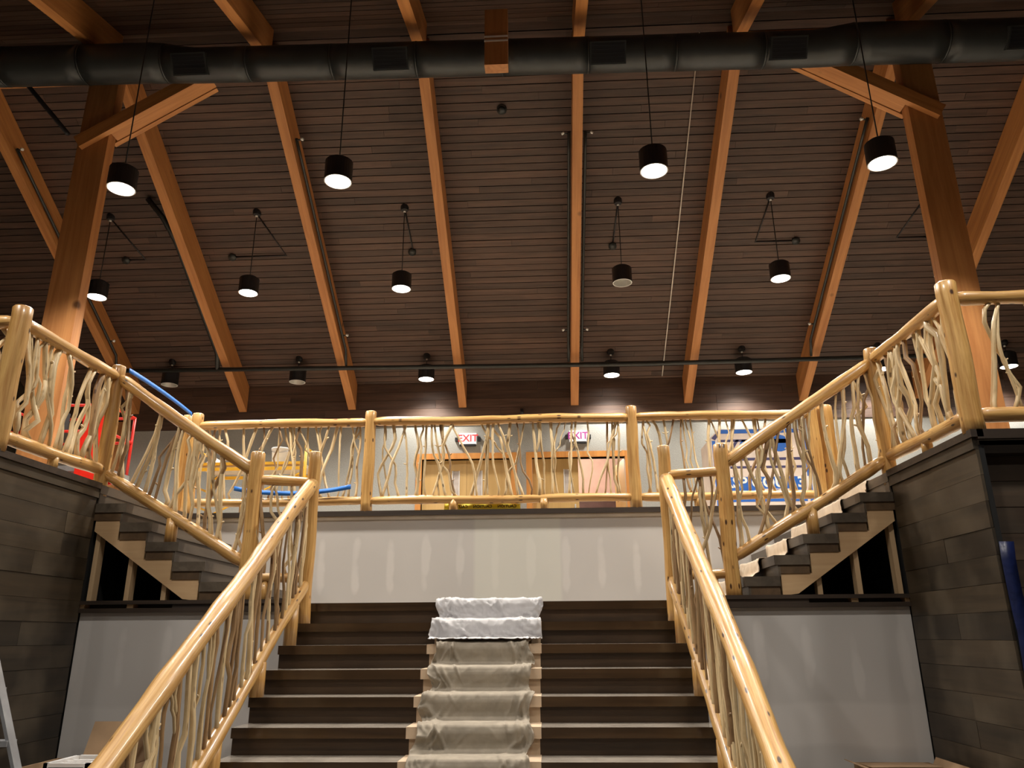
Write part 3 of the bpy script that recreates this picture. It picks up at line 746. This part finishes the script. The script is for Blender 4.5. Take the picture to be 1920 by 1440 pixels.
def twig_path(a, b, rn, amp, plane):
    """crooked path from a to b; plane = unit vector along the railing"""
    n = 9; up = (b - a); out = plane.cross(Vector((0, 0, 1))).normalized()
    ts = sorted([0.0, 1.0] + [rn.uniform(0.1, 0.9) for _ in range(rn.choice((2, 3, 3, 4)))])
    kn = [0.0] + [rn.gauss(0, 0.75) * amp for _ in ts[1:-1]] + [0.0]; ko = [0.0] + [rn.gauss(0, 0.4) * amp for _ in ts[1:-1]] + [0.0]
    bow = rn.uniform(-0.6, 0.6) * amp
    P = []
    for i in range(n + 1):
        t = i / n; q = max(0, min(len(ts) - 2, sum(1 for v in ts if v <= t) - 1)); fr = (t - ts[q]) / max(1e-6, ts[q + 1] - ts[q])
        P.append(a + up * t + plane * (kn[q] * (1 - fr) + kn[q + 1] * fr + bow * math.sin(math.pi * t) + rn.uniform(-0.004, 0.004) * (0 < i < n)) + out * (ko[q] * (1 - fr) + ko[q + 1] * fr))
    return P
def balusters(parent, b0, b1, t0, t1, n, seed, r=(0.013, 0.025), amp=0.045, diag=0.22, dark=0.12):
    """branches between a bottom rail b0-b1 and a top rail t0-t1"""
    rn = random.Random(seed); b0, b1, t0, t1 = map(Vector, (b0, b1, t0, t1))
    plane = (b1 - b0); L = plane.length; hz = Vector((plane.x, plane.y, 0)).normalized()
    for i in range(n):
        s = (i + 0.5 + rn.uniform(-0.32, 0.32)) / n; e = s + rn.uniform(-0.5, 0.5) * 0.09 / L * 2
        if rn.random() < diag: e = s + rn.choice((-1, 1)) * rn.uniform(0.16, 0.36) / L
        s = min(0.97, max(0.03, s)); e = min(0.97, max(0.03, e))
        a = b0 + plane * s; c = t0 + (t1 - t0) * e
        P = twig_path(a, c, rn, amp, hz); rr = rn.uniform(*r)
        g = MB(); flip = rn.random() < 0.35
        rs = [rr * ((1.12 - 0.35 * (j / 9 if not flip else 1 - j / 9)) + rn.uniform(-0.1, 0.1)) for j in range(10)]
        g.tube(P, rs, 7)
        for _ in range(rn.choice((0, 0, 1, 2))):            # knuckles where twigs were cut
            j = rn.randint(2, 7); dv = (hz * rn.choice((-1, 1)) + Vector((0, 0, rn.uniform(0.3, 0.9)))).normalized()
            g.tube([P[j], P[j] + dv * (rr + rn.uniform(0.01, 0.035))], [rr * 0.6, rr * 0.4], 6)
        if rn.random() < 0.22:                               # a fork that reaches the top rail
            j = rn.randint(3, 5); e2 = min(0.97, max(0.03, e + rn.choice((-1, 1)) * rn.uniform(0.08, 0.2) / L))
            c2 = t0 + (t1 - t0) * e2; Q = twig_path(P[j], c2, rn, amp * 0.5, hz)
            g.tube(Q, [rr * 0.7] * 10, 6)
        g.build('baluster', TWIGD if rn.random() < dark else TWIG, parent, True)

for sg, nm in ((-1, 'left'), (1, 'right')):
    xr_ = C + sg * 1.722
    # main flight railing
    g = empty('log_railing', (xr_, 5.9, Z1 - 0.9), 'sloping peeled log railing on the %s of the main flight' % nm, 'railing', 'log railings')
    top = lambda y: 2.985 + 0.664 * (y - 7.36)
    bot = lambda y: 2.065 + 0.655 * (y - 7.40)
    post((xr_, 7.40, Z1 - RISE), 3.32, 0.060, g, 100 + sg)
    post((xr_, 3.92, 0.0), 0.82, 0.065, g, 102 + sg)
    log('top_rail', (xr_ , 7.44, top(7.44)), (xr_, 3.90, top(3.90)), 0.068, g, 104 + sg, taper=(True, True))
    log('bottom_rail', (xr_, 7.39, bot(7.39)), (xr_, 4.35, bot(4.35)), 0.052, g, 106 + sg)
    balusters(g, (xr_, 7.34, bot(7.34)), (xr_, 4.25, bot(4.25)), (xr_, 7.34, top(7.34)), (xr_, 4.25, top(4.25)), 36, 108 + sg, r=(0.011, 0.023), amp=0.024, diag=0.10, dark=0.40)
    for y in (7.06, 6.35, 5.62, 4.9):
        kk = int((Y1 - y) / GO) + 1
        MB().tube([(xr_, y, Z1 - RISE * kk), (xr_, y, bot(y))], 0.058, 10).build('support_block', LOG, g, True)
    # short railing between the newels
    xq = C + sg * 2.235; A = (xr_, 7.38); B = (xq, 7.22)
    g = empty('log_railing', ((xr_ + xq) / 2, 7.3, Z1), 'short level log railing between the two newels on the %s of the landing' % nm, 'railing', 'log railings')
    log('top_rail', (*A, 3.02), (*B, 3.02), 0.048, g, 120 + sg)
    log('bottom_rail', (*A, 2.09), (*B, 2.09), 0.045, g, 122 + sg)
    balusters(g, (*A, 2.09), (*B, 2.09), (*A, 3.02), (*B, 3.02), 5, 124 + sg, r=(0.013, 0.02), diag=0.4, dark=0.4)
    MB().tube([(xr_ + sg * 0.36, 7.29, Z1), (xr_ + sg * 0.36, 7.29, 2.07)], 0.04, 10).build('support_block', LOG, g, True)
    # side flight railing
    ye = YS + 0.09; xe = C + sg * 3.775
    g = empty('log_railing', ((xq + xe) / 2, ye, Z1), 'sloping log railing climbing the %s side flight' % nm, 'railing', 'log railings')
    post((xq, 7.22, Z1), 3.285, 0.068, g, 130 + sg)
    post((xe, ye, Z2 - 0.10), 4.215, 0.066, g, 131 + sg)
    ta, tb = (xq, 7.22, 3.075), (xe, ye, 4.10); ba, bb = (xq, 7.22, 2.20), (xe, ye, 3.13)
    log('top_rail', ta, tb, 0.060, g, 132 + sg); log('bottom_rail', ba, bb, 0.056, g, 134 + sg)
    balusters(g, lerp(ba, bb, .04), lerp(ba, bb, .97), lerp(ta, tb, .04), lerp(ta, tb, .97), 20, 136 + sg * 2, r=(0.012, 0.022), diag=0.35, dark=0.2)
    q = lerp(ba, bb, 0.5); MB().tube([(q.x, q.y, Z1 + SR * 3 + 0.001), (q.x, q.y, q.z)], 0.055, 10).build('support_block', LOG, g, True)
    # level railing along the pier
    yc = YP - 0.005 + 0.06
    g = empty('log_railing', (xe, (ye + yc) / 2, Z2), 'level log railing along the top of the %s pier' % nm, 'railing', 'log railings')
    ta, tb = (xe, ye, 4.10), (xe, yc, 4.07); ba, bb = (xe, ye, 3.13), (xe, yc, 3.11)
    post((xe, yc, Z2), 4.205, 0.078, g, 140 + sg)
    log('top_rail', ta, tb, 0.056, g, 142 + sg); log('bottom_rail', ba, bb, 0.056, g, 144 + sg)
    balusters(g, lerp(ba, bb, .04), lerp(ba, bb, .97), lerp(ta, tb, .04), lerp(ta, tb, .97), 16, 146 + sg, r=(0.016, 0.030), amp=0.06, diag=0.3, dark=0.08)
    MB().tube([(xe, 6.45, Z2), (xe, 6.45, 3.11)], 0.045, 10).build('support_block', LOG, g, True)
    # level railing along the hall side of the balcony
    xo = xe + sg * 2.4
    g = empty('log_railing', ((xe + xo) / 2, yc, Z2), 'level log railing running outward from the %s corner post' % nm, 'railing', 'log railings')
    ta, tb = (xe, yc, 4.07), (xo, yc, 4.07); ba, bb = (xe, yc, 3.11), (xo, yc, 3.11)
    post((xo, yc, Z2), 4.2, 0.07, g, 150 + sg)
    log('top_rail', ta, tb, 0.056, g, 152 + sg); log('bottom_rail', ba, bb, 0.056, g, 154 + sg)
    balusters(g, lerp(ba, bb, .04), lerp(ba, bb, .97), lerp(ta, tb, .04), lerp(ta, tb, .97), 17, 156 + sg, r=(0.014, 0.024), amp=0.07, diag=0.3, dark=0.2)

# back railing, three bays
YK = 9.05
g = empty('log_railing', (C, YK, Z2), 'long log railing with three bays across the back balcony', 'railing', 'log railings')
PX = [-4.36, -2.175, 1.02, 3.17]
for i, x in enumerate(PX): post((x, YK, Z2), 4.215 if 0 < i < 3 else 4.23, 0.068, g, 160 + i)
post((-4.53, YK + 0.12, Z2), 4.24, 0.075, g, 170); post((3.36, YK + 0.1, Z2), 4.2, 0.095, g, 171)
for i in range(3):
    a, b = PX[i], PX[i + 1]
    log('top_rail', (a, YK, 4.08), (b, YK, 4.08), 0.056, g, 172 + i); log('bottom_rail', (a, YK, 3.105), (b, YK, 3.105), 0.050, g, 176 + i)
    balusters(g, (a + .08, YK, 3.105), (b - .08, YK, 3.105), (a + .08, YK, 4.08), (b - .08, YK, 4.08), (24, 36, 26)[i], 180 + i, r=(0.010, 0.020), amp=0.045, diag=0.42, dark=0.12)
for x in (-3.66, -2.9, -1.13, -0.06, 1.75, 2.46):
    MB().tube([(x, YK, Z2), (x, YK, 3.10)], 0.055, 10).build('support_block', LOG, g, True)

# ------------------------------------------------------------------ cloths on the stairs
def steps_profile(k0, k1, lift):
    """(y, z, nosing flag) running down the main flight"""
    P = []
    for k_ in range(k0, k1 + 1):
        yn = Y1 - GO * k_; z = Z1 - RISE * k_
        P += [(yn + GO * 0.75, z + lift), (yn + GO * 0.4, z + lift), (yn + 0.05, z + lift * 1.3), (yn - lift * 0.8, z + lift * 0.6), (yn - lift * 1.6, z - 0.03),
              (yn - lift * 1.3, z - 0.07), (yn - lift * 0.9, z - 0.11), (yn - lift * 0.9, z - 0.145)]
    return P
def cloth(name, prof, x0, x1, mat, seed, label, cat, axis='x', amp=0.010, edge=0.03, nx=120, smooth=True, thick=0.004, flat=0.35, sfreq=0.5, skew=0.12, pleats=10):
    rn = random.Random(seed); ph = [rn.uniform(0, 6.28) for _ in range(12)]
    V = []; Fc = []; m_ = len(prof)
    smax = len(prof) * 3 * 0.16
    PL = []
    for _ in range(pleats):
        tt = rn.random(); tt = tt if flat > 0.4 else (tt * 0.26 if rn.random() < 0.5 else 1 - tt * 0.26)
        PL.append((x0 + (x1 - x0) * tt, rn.uniform(0, smax), rn.uniform(-0.11, 0.11) * (1.6 if flat > 0.4 else 0.6), rn.uniform(0.007, 0.018), rn.uniform(0.010, 0.024), rn.uniform(0.7, 1.6)))
    # finer sampling along the drop
    fine = []
    for i in range(m_ - 1):
        for q in range(3): fine.append((prof[i][0] + (prof[i + 1][0] - prof[i][0]) * q / 3, prof[i][1] + (prof[i + 1][1] - prof[i][1]) * q / 3))
    fine.append(prof[-1][:2]); m_ = len(fine)
    for i, (u, z) in enumerate(fine):
        s = i * 0.16
        e0 = x0 + edge * (math.sin(s * 1.1 + ph[0]) + 0.5 * math.sin(s * 2.7 + ph[1])); e1 = x1 + edge * (math.sin(s * 1.3 + ph[2]) + 0.5 * math.sin(s * 2.3 + ph[3]))
        for j in range(nx + 1):
            t = j / nx; x = e0 + (e1 - e0) * t
            ew = abs(2 * t - 1)
            edgew = flat + (1.9 - flat) * max(0.0, (ew - 0.45) / 0.55) ** 1.4
            p1 = Vector((x * 6.5 + ph[4] + s * skew, s * sfreq, ph[5])); p1 += Vector((noise.noise(p1 * 0.7), noise.noise(p1 * 0.7 + Vector((9, 3, 1))), 0)) * 0.8
            rg = max(0.0, 1 - 3.2 * abs(noise.noise(p1))) ** 2 + 0.6 * max(0.0, 1 - 3.0 * abs(noise.noise(p1 * 2.3))) ** 2 + 0.35 * noise.noise(p1 * 0.5)
            o = amp * edgew * rg
            for px, ps, sl, wd, hg, ln in PL:
                dd = (x - px - sl * (s - ps)) / wd
                if abs(dd) < 3 and abs(s - ps) < 3 * ln: o += hg * math.exp(-dd * dd - ((s - ps) / ln) ** 2)
            zz = z + o * 0.35 + 0.001; uu = u - o
            V.append((x, uu, zz) if axis == 'x' else (uu, x, zz))
    for i in range(m_ - 1):
        for j in range(nx):
            a = i * (nx + 1) + j; Fc.append((a, a + 1, a + nx + 2, a + nx + 1))
    o = obj(name, V, Fc, mat, None, smooth)
    md = o.modifiers.new('thickness', 'SOLIDIFY'); md.thickness = thick; md.offset = 0
    return tag(o, label, cat)
pp = MB()
for k_ in range(1, 9):
    yn = Y1 - GO * k_; z = Z1 - RISE * k_
    pp.box(-1.07 , -0.09, yn - 0.004, yn + 0.028 + GO, z + 0.0005, z + 0.004).box(-1.07, -0.09, yn - 0.006, yn - 0.002, z - 0.074, z + 0.004).box(-1.05, -0.10, yn + 0.022, yn + 0.028, z - RISE + 0.003, z - 0.074)
tag(pp.build('paper_runner', PAPER), 'tan paper runner taped down the middle of the main flight', 'paper')
cloth('canvas_drop_cloth', steps_profile(2, 8, 0.022)[2:], -1.0, -0.17, CANVAS, 21, 'beige canvas drop cloth draped down the main flight', 'cloth', amp=0.022, edge=0.02, flat=0.18, sfreq=0.4, pleats=46)
top_prof = [(Y1 + 0.45, Z1 + 0.03), (Y1 + 0.30, Z1 + 0.03), (Y1 + 0.15, Z1 + 0.032)] + steps_profile(0, 1, 0.024)[2:] + [(Y1 - 2 * GO + GO * 0.6, Z1 - 2 * RISE + 0.05), (Y1 - 2 * GO + 0.12, Z1 - 2 * RISE + 0.052), (Y1 - 2 * GO - 0.03, Z1 - 2 * RISE + 0.045)]
cloth('white_drop_cloth', top_prof, -1.07, -0.10, WHITEC, 33, 'crumpled white plastic drop cloth over the top two steps', 'cloth', amp=0.022, edge=0.018, flat=0.6, sfreq=0.75, skew=-0.3, pleats=34)
# runner on the right flight
PR = []
for k_ in range(6, -1, -1):
    d = 2.32 + SG * (k_ - 1); z = Z1 + SR * k_; xn = C + d
    if k_ == 0: PR += [(C + 2.32 - 0.05, Z1 + 0.012), (C + 2.15, Z1 + 0.012)]; continue
    PR += [(xn + SG * 0.7, z + 0.012), (xn + SG * 0.3, z + 0.012), (xn - 0.012, z + 0.008), (xn - 0.022, z - 0.05), (xn - 0.02, z - 0.12)]
cloth('cream_runner', PR[1:], 7.55, 8.25, CREAM, 55, 'cream cloth runner laid up the right side flight', 'cloth', axis='y', amp=0.012, edge=0.02, nx=50)

# ------------------------------------------------------------------ tapes
def ribbon(name, pts, w_, mat, label, cat, thick=0.003):
    V = []; Fc = []
    for i, p in enumerate(pts):
        p = Vector(p); tw = 0.006 * math.sin(i * 1.3)
        V += [p + Vector((0, tw, -w_ / 2)), p + Vector((0, -tw, w_ / 2))]
    for i in range(len(pts) - 1): Fc.append((2 * i, 2 * i + 2, 2 * i + 3, 2 * i + 1))
    o = obj(name, V, Fc, mat, None, True)
    md = o.modifiers.new('thickness', 'SOLIDIFY'); md.thickness = thick; md.offset = 0
    return tag(o, label, cat)
def sag(a, b, s, n=16): return [lerp(a, b, i / n) - Vector((0, 0, 4 * s * (i / n) * (1 - i / n))) for i in range(n + 1)]
ribbon('blue_tape', sag((C - 3.70, YS + 0.15, 4.19), (-4.46, YK + 0.03, 4.235), -0.02), 0.05, BLUET, 'blue tape strung between the posts at the head of the left flight', 'tape')
ribbon('blue_tape', sag((-3.78, YK - 0.06, 3.27), (-2.36, YK - 0.06, 3.27), 0.07), 0.055, BLUET, 'blue tape sagging along the foot of the back railing on the left', 'tape')
ct_ = ribbon('caution_tape', sag((-1.25, YK + 0.065, 3.035), (-0.34, YK + 0.065, 3.02), 0.004), 0.075, YTAPE, 'yellow caution tape stretched below the back railing', 'tape')
for i in range(3):
    text_mesh('lettering', 'CAUTION', 0.05, INK, (-1.08 + i * 0.29, YK + 0.056, 3.028), (math.pi / 2, 0, 0), ct_, mirror=True, bold=0.001)
fv = []; ff = []
for q in range(19):
    z = 2.17 * q / 18; b_ = 0.008 * math.sin(q * 1.1)
    fv += [(3.15 + b_ * 0.5, YP - 0.014 - abs(b_), z), (3.20 - b_ * 0.4, YP - 0.022 - abs(b_) * 0.4, z), (3.25 + b_, YP - 0.012 - abs(b_), z)]
for q in range(18):
    for p in range(2): ff.append((3 * q + p, 3 * q + p + 1, 3 * q + p + 4, 3 * q + p + 3))
bf = tag(obj('blue_film', fv, ff, BLUEF, None, True), 'dark blue plastic film hanging down the corner of the right pier', 'film')
md = bf.modifiers.new('thickness', 'SOLIDIFY'); md.thickness = 0.002; md.offset = 0

# ------------------------------------------------------------------ things on the balcony
# yellow rolling scaffold
X0_, X1_, ya, yb = -5.62, -3.82, 11.7, 12.4
sc = empty('yellow_scaffold', ((X0_ + X1_) / 2, 12.05, Z2), 'yellow rolling scaffold behind the left bay of the back railing', 'scaffold')
for x in (X0_, X1_):
    for y in (ya, yb):
        p = MB().tube([(x, y, Z2 + 0.13), (x, y, 4.50)], 0.025, 10).build('frame_post', YELLOW, sc, True)
        MB().tube([(x - 0.02, y, Z2 + 0.062), (x + 0.02, y, Z2 + 0.062)], 0.06, 14).build('castor', INK, p, True)
    for z in (3.25, 3.55, 3.85, 4.42): MB().tube([(x, ya, z), (x, yb, z)], 0.018, 8).build('rung', YELLOW, sc, True)
for y in (ya, yb):
    box('side_truss', (X0_, X1_, y - 0.02, y + 0.02, 4.07, 4.12), YELLOW, sc); box('side_truss', (X0_, X1_, y - 0.02, y + 0.02, 4.16, 4.20), YELLOW, sc)
box('platform', (X0_ + 0.04, X1_ - 0.04, ya + 0.03, yb - 0.03, 4.14, 4.19), DECK, sc)
MB().tube([(X0_, ya, 3.2), (X1_, ya, 4.05)], 0.015, 8).build('cross_brace', YELLOW, sc, True)
bk = empty('white_bucket', (-4.33, 12.0, 4.20), 'white plastic bucket standing on the yellow scaffold', 'bucket')
MB().lathe((-4.33, 12.0), [(0.001, 4.192), (0.125, 4.192), (0.145, 4.45), (0.155, 4.45), (0.155, 4.48), (0.14, 4.48), (0.12, 4.21), (0.001, 4.205)], 24).build('pail', WHITEP, bk, True)
MB().tube([(-4.33 + 0.15 * math.cos(t), 12.0 - 0.155 * abs(math.sin(t)) * 0.9, 4.46 - 0.07 * math.sin(t)) for t in [math.pi * i / 10 for i in range(11)]], 0.004, 6).build('handle', GREYM, bk, True)
hm = empty('hard_hat', (-5.42, 12.0, 4.19), 'pale hard hat lying at the left end of the yellow scaffold', 'hat')
MB().lathe((-5.42, 12.0), [(0.14, 4.192), (0.125, 4.20), (0.12, 4.26), (0.09, 4.31), (0.04, 4.335), (0.001, 4.338)], 20).build('shell', PALEB, hm, True)
MB().lathe((-5.42, 11.98), [(0.165, 4.192), (0.165, 4.198), (0.10, 4.204)], 20).build('brim', PALEB, hm, True)
# printed box
bx0, bx1, by0, by1, bz1 = 2.47, 3.90, 11.45, 12.25, 4.53
pb = empty('printed_box', ((bx0 + bx1) / 2, 11.85, Z2), 'big pale box printed with blue bars and lettering behind the right bay of the railing', 'box')
ch = 0.12
MB().prism([(bx0, Z2), (bx1, Z2), (bx1, bz1 - ch), (bx1 - ch, bz1), (bx0 + ch, bz1), (bx0, bz1 - ch)], 'y', by0, by1).build('carton', PALEB, pb)
yf = by0 - 0.004
def strip(poly, mat, nme='printed_bar'): return MB().prism(poly, 'y', yf, by0 - 0.0005).build(nme, mat, pb)
def rect(a, b, c, d, mat=BLUEP, nme='printed_bar'): return strip([(a, c), (b, c), (b, d), (a, d)], mat, nme)
rect(bx0 + 0.12, bx1 - 0.12, bz1 - 0.07, bz1 - 0.01); rect(bx0 + 0.10, bx1 - 0.3, bz1 - 0.20, bz1 - 0.165, NAVYP)
strip([(bx0 + 0.005, bz1 - 0.14), (bx0 + 0.115, bz1 - 0.03), (bx0 + 0.125, bz1 - 0.09), (bx0 + 0.06, bz1 - 0.17)], NAVYP)
rect(bx0 + 0.01, bx0 + 0.06, Z2 + 0.1, bz1 - 0.18); rect(bx0 + 0.09, bx0 + 0.15, Z2 + 0.1, bz1 - 0.25); rect(bx1 - 0.06, bx1 - 0.01, Z2 + 0.1, bz1 - 0.16)
strip([(bx0 + 0.30, bz1 - 0.45), (bx0 + 0.36, bz1 - 0.45), (bx0 + 0.52, bz1 - 0.17), (bx0 + 0.46, bz1 - 0.17)], BLUEP)
strip([(bx0 + 0.26, bz1 - 0.33), (bx0 + 0.31, bz1 - 0.33), (bx0 + 0.42, bz1 - 0.17), (bx0 + 0.37, bz1 - 0.17)], NAVYP)
rect(bx0 + 0.25, bx1 - 0.12, 4.04, 4.08, NAVYP); rect(bx0 + 0.25, bx1 - 0.12, 3.92, 3.955, NAVYP)
disc = [(bx1 - 0.42 + 0.15 * math.cos(t), 4.30 + 0.13 * math.sin(t)) for t in [2 * math.pi * i / 18 for i in range(18)]]
strip(disc, BLUEP, 'printed_disc'); rect(bx1 - 0.48, bx1 - 0.30, 4.30, 4.335, WHITEL)
rect(bx0 + 0.17, bx1 - 0.10, 3.56, 3.79); rect(bx0 + 0.17, bx1 - 0.10, 3.42, 3.555)
MB().prism([(bx0 + 0.72, 3.53), (bx0 + 1.16, 3.53), (bx0 + 1.16, 3.61), (bx0 + 0.72, 3.61)], 'y', yf - 0.003, yf - 0.0005).build('print_label', PALEB, pb)
text_mesh('lettering', 'RSP GOU 131', 0.22, WHITEL, (bx0 + 0.78, yf - 0.002, 3.70), (math.pi / 2, 0, 0), pb, bold=0.006)
text_mesh('lettering', 'E S', 0.085, BLUEP, (bx0 + 0.94, yf - 0.005, 3.57), (math.pi / 2, 0, 0), pb)
# red scissor lift
rx0, rx1, ry0, ry1 = -7.95, -6.32, 10.35, 11.15
rl = empty('scissor_lift', ((rx0 + rx1) / 2, 10.75, Z2), 'red scissor lift parked behind the left column', 'lift')
box('chassis', (rx0, rx1, ry0, ry1, Z2 + 0.12, Z2 + 0.48), RED, rl)
for x in (rx0 + 0.25, rx1 - 0.25):
    for y in (ry0 + 0.02, ry1 - 0.02): MB().tube([(x, y - 0.06, Z2 + 0.161), (x, y + 0.06, Z2 + 0.161)], 0.16, 18).build('wheel', INK, rl, True)
for s in range(2):
    z0 = Z2 + 0.5 + s * 0.16
    for y in (ry0 + 0.08, ry1 - 0.08):
        MB().tube([(rx0 + 0.12, y, z0), (rx1 - 0.12, y, z0 + 0.16)], 0.03, 6).build('scissor_arm', RED, rl)
        MB().tube([(rx0 + 0.12, y, z0 + 0.16), (rx1 - 0.12, y, z0)], 0.03, 6).build('scissor_arm', RED, rl)
box('platform', (rx0, rx1, ry0, ry1, Z2 + 0.84, Z2 + 0.92), GREYM, rl)
for x in (rx0 + 0.03, (rx0 + rx1) / 2, rx1 - 0.03):
    for y in (ry0 + 0.03, ry1 - 0.03): MB().tube([(x, y, Z2 + 0.92), (x, y, 4.80)], 0.022, 8).build('guard_post', RED, rl, True)
for z in (4.40, 4.79):
    for y in (ry0 + 0.03, ry1 - 0.03): MB().tube([(rx0 + 0.03, y, z), (rx1 - 0.03, y, z)], 0.022, 8).build('guard_rail', RED, rl, True)
    for x in (rx0 + 0.03, rx1 - 0.03): MB().tube([(x, ry0 + 0.03, z), (x, ry1 - 0.03, z)], 0.022, 8).build('guard_rail', RED, rl, True)
box('end_panel', (rx1 - 0.34, rx1 + 0.01, ry0 - 0.03, ry0 - 0.005, Z2 + 0.12, 4.72), RED, rl)
box('end_panel', (rx0 - 0.02, rx0 + 0.22, ry0 - 0.03, ry0 - 0.005, Z2 + 0.12, 4.72), RED, rl)
box('control_box', (rx1 - 0.9, rx1 - 0.62, ry0 - 0.04, ry0 + 0.10, 4.42, 4.68), INK, rl)

# ------------------------------------------------------------------ lower hall bits
def open_box(name, x0, x1, y0, y1, h, label, flaps, th=0.008):
    r = empty(name, ((x0 + x1) / 2, (y0 + y1) / 2, 0), label, 'box')
    b_ = MB().box(x0, x1, y0, y1, 0.0, th).box(x0, x1, y0, y0 + th, th, h).box(x0, x1, y1 - th, y1, th, h).box(x0, x0 + th, y0 + th, y1 - th, th, h).box(x1 - th, x1, y0 + th, y1 - th, th, h)
    b_.build('carton', CARD, r)
    for e8 in flaps: MB().hexa(e8).build('flap', CARD, r)
    return r
def flap(a, b, d, th=0.006):
    a, b, d = Vector(a), Vector(b), Vector(d); n = (b - a).cross(d).normalized() * th
    return [a, b, b + d, a + d, a + n, b + n, b + d + n, a + d + n]
open_box('cardboard_box', -3.95, -3.20, 5.95, 6.55, 0.66, 'open cardboard box with raised flaps against the left drywall',
         [flap((-3.75, 6.55, 0.66), (-3.42, 6.55, 0.66), (0.02, 0.08, 0.26)), flap((-3.20, 5.97, 0.66), (-3.20, 6.5, 0.66), (0.10, 0, 0.22)), flap((-3.95, 5.96, 0.66), (-3.3, 5.95, 0.66), (-0.02, -0.22, -0.06))])
vt = empty('white_vent_cover', (-3.52, 6.1, 0.66), 'white louvred vent cover lying on the cardboard box by the left wall', 'vent cover')
V0 = (-3.70, -3.36, 5.97, 6.40)
MB().box(V0[0], V0[1], V0[2], V0[2] + 0.03, 0.640, 0.705).box(V0[0], V0[1], V0[3] - 0.03, V0[3], 0.640, 0.705).box(V0[0], V0[0] + 0.03, V0[2], V0[3], 0.640, 0.705).box(V0[1] - 0.03, V0[1], V0[2], V0[3], 0.640, 0.705).build('frame', WHITEP, vt)
for i in range(4): box('louvre', (V0[0] + 0.03, V0[1] - 0.03, V0[2] + 0.08 + i * 0.08, V0[2] + 0.11 + i * 0.08, 0.672, 0.684), WHITEP, vt)
box('slot', (V0[0] + 0.04, V0[1] - 0.04, V0[2] - 0.002, V0[2] - 0.0005, 0.660, 0.678), INK, vt)
box('cardboard_lid', (V0[0] - 0.02, V0[1] + 0.02, V0[2] + 0.0, V0[3], 0.625, 0.639), CARD, vt)
open_box('cardboard_box', 2.45, 3.05, 6.45, 7.08, 0.56, 'cardboard box with spread flaps in the corner of the right pier',
         [flap((2.47, 6.45, 0.56), (3.03, 6.45, 0.56), (0, -0.24, 0.03)), flap((3.05, 6.45, 0.56), (3.05, 7.0, 0.56), (0.03, 0, 0.05)), flap((2.46, 7.05, 0.56), (3.0, 7.07, 0.56), (0.0, -0.35, 0.02)), flap((2.45, 6.46, 0.56), (2.45, 7.0, 0.56), (-0.1, 0, 0.03))])
ld = empty('step_ladder', (-3.75, 5.1, 0), 'grey aluminium step ladder standing at the left edge', 'ladder')
LB, LT = (-3.18, -3.70), (4.95, 5.35)
def rail(xb, xt, yb_, yt, nme):
    a, b = Vector((xb, yb_, 0)), Vector((xt, yt, 2.2)); u = Vector((0.012, 0, 0)); v_ = Vector((0, 0.035, 0))
    MB().hexa([a - u - v_, a + u - v_, a + u + v_, a - u + v_, b - u - v_, b + u - v_, b + u + v_, b - u + v_]).build(nme, GREYM, ld)
rail(-3.02, -4.0, 5.15, 5.2, 'front_rail'); rail(-3.86, -4.24, 5.15, 5.2, 'front_rail')
for i in range(1, 7):
    z = 0.31 * i; t = z / 2.2
    xa, xb_ = -3.02 - 0.98 * t, -3.86 - 0.38 * t; yy = 5.15 + 0.05 * t
    box('step', (xb_, xa, yy - 0.05, yy + 0.05, z - 0.012, z + 0.022), GREYM, ld)
box('ladder_top', (-4.27, -3.97, 5.10, 5.30, 2.2, 2.25), GREYM, ld)
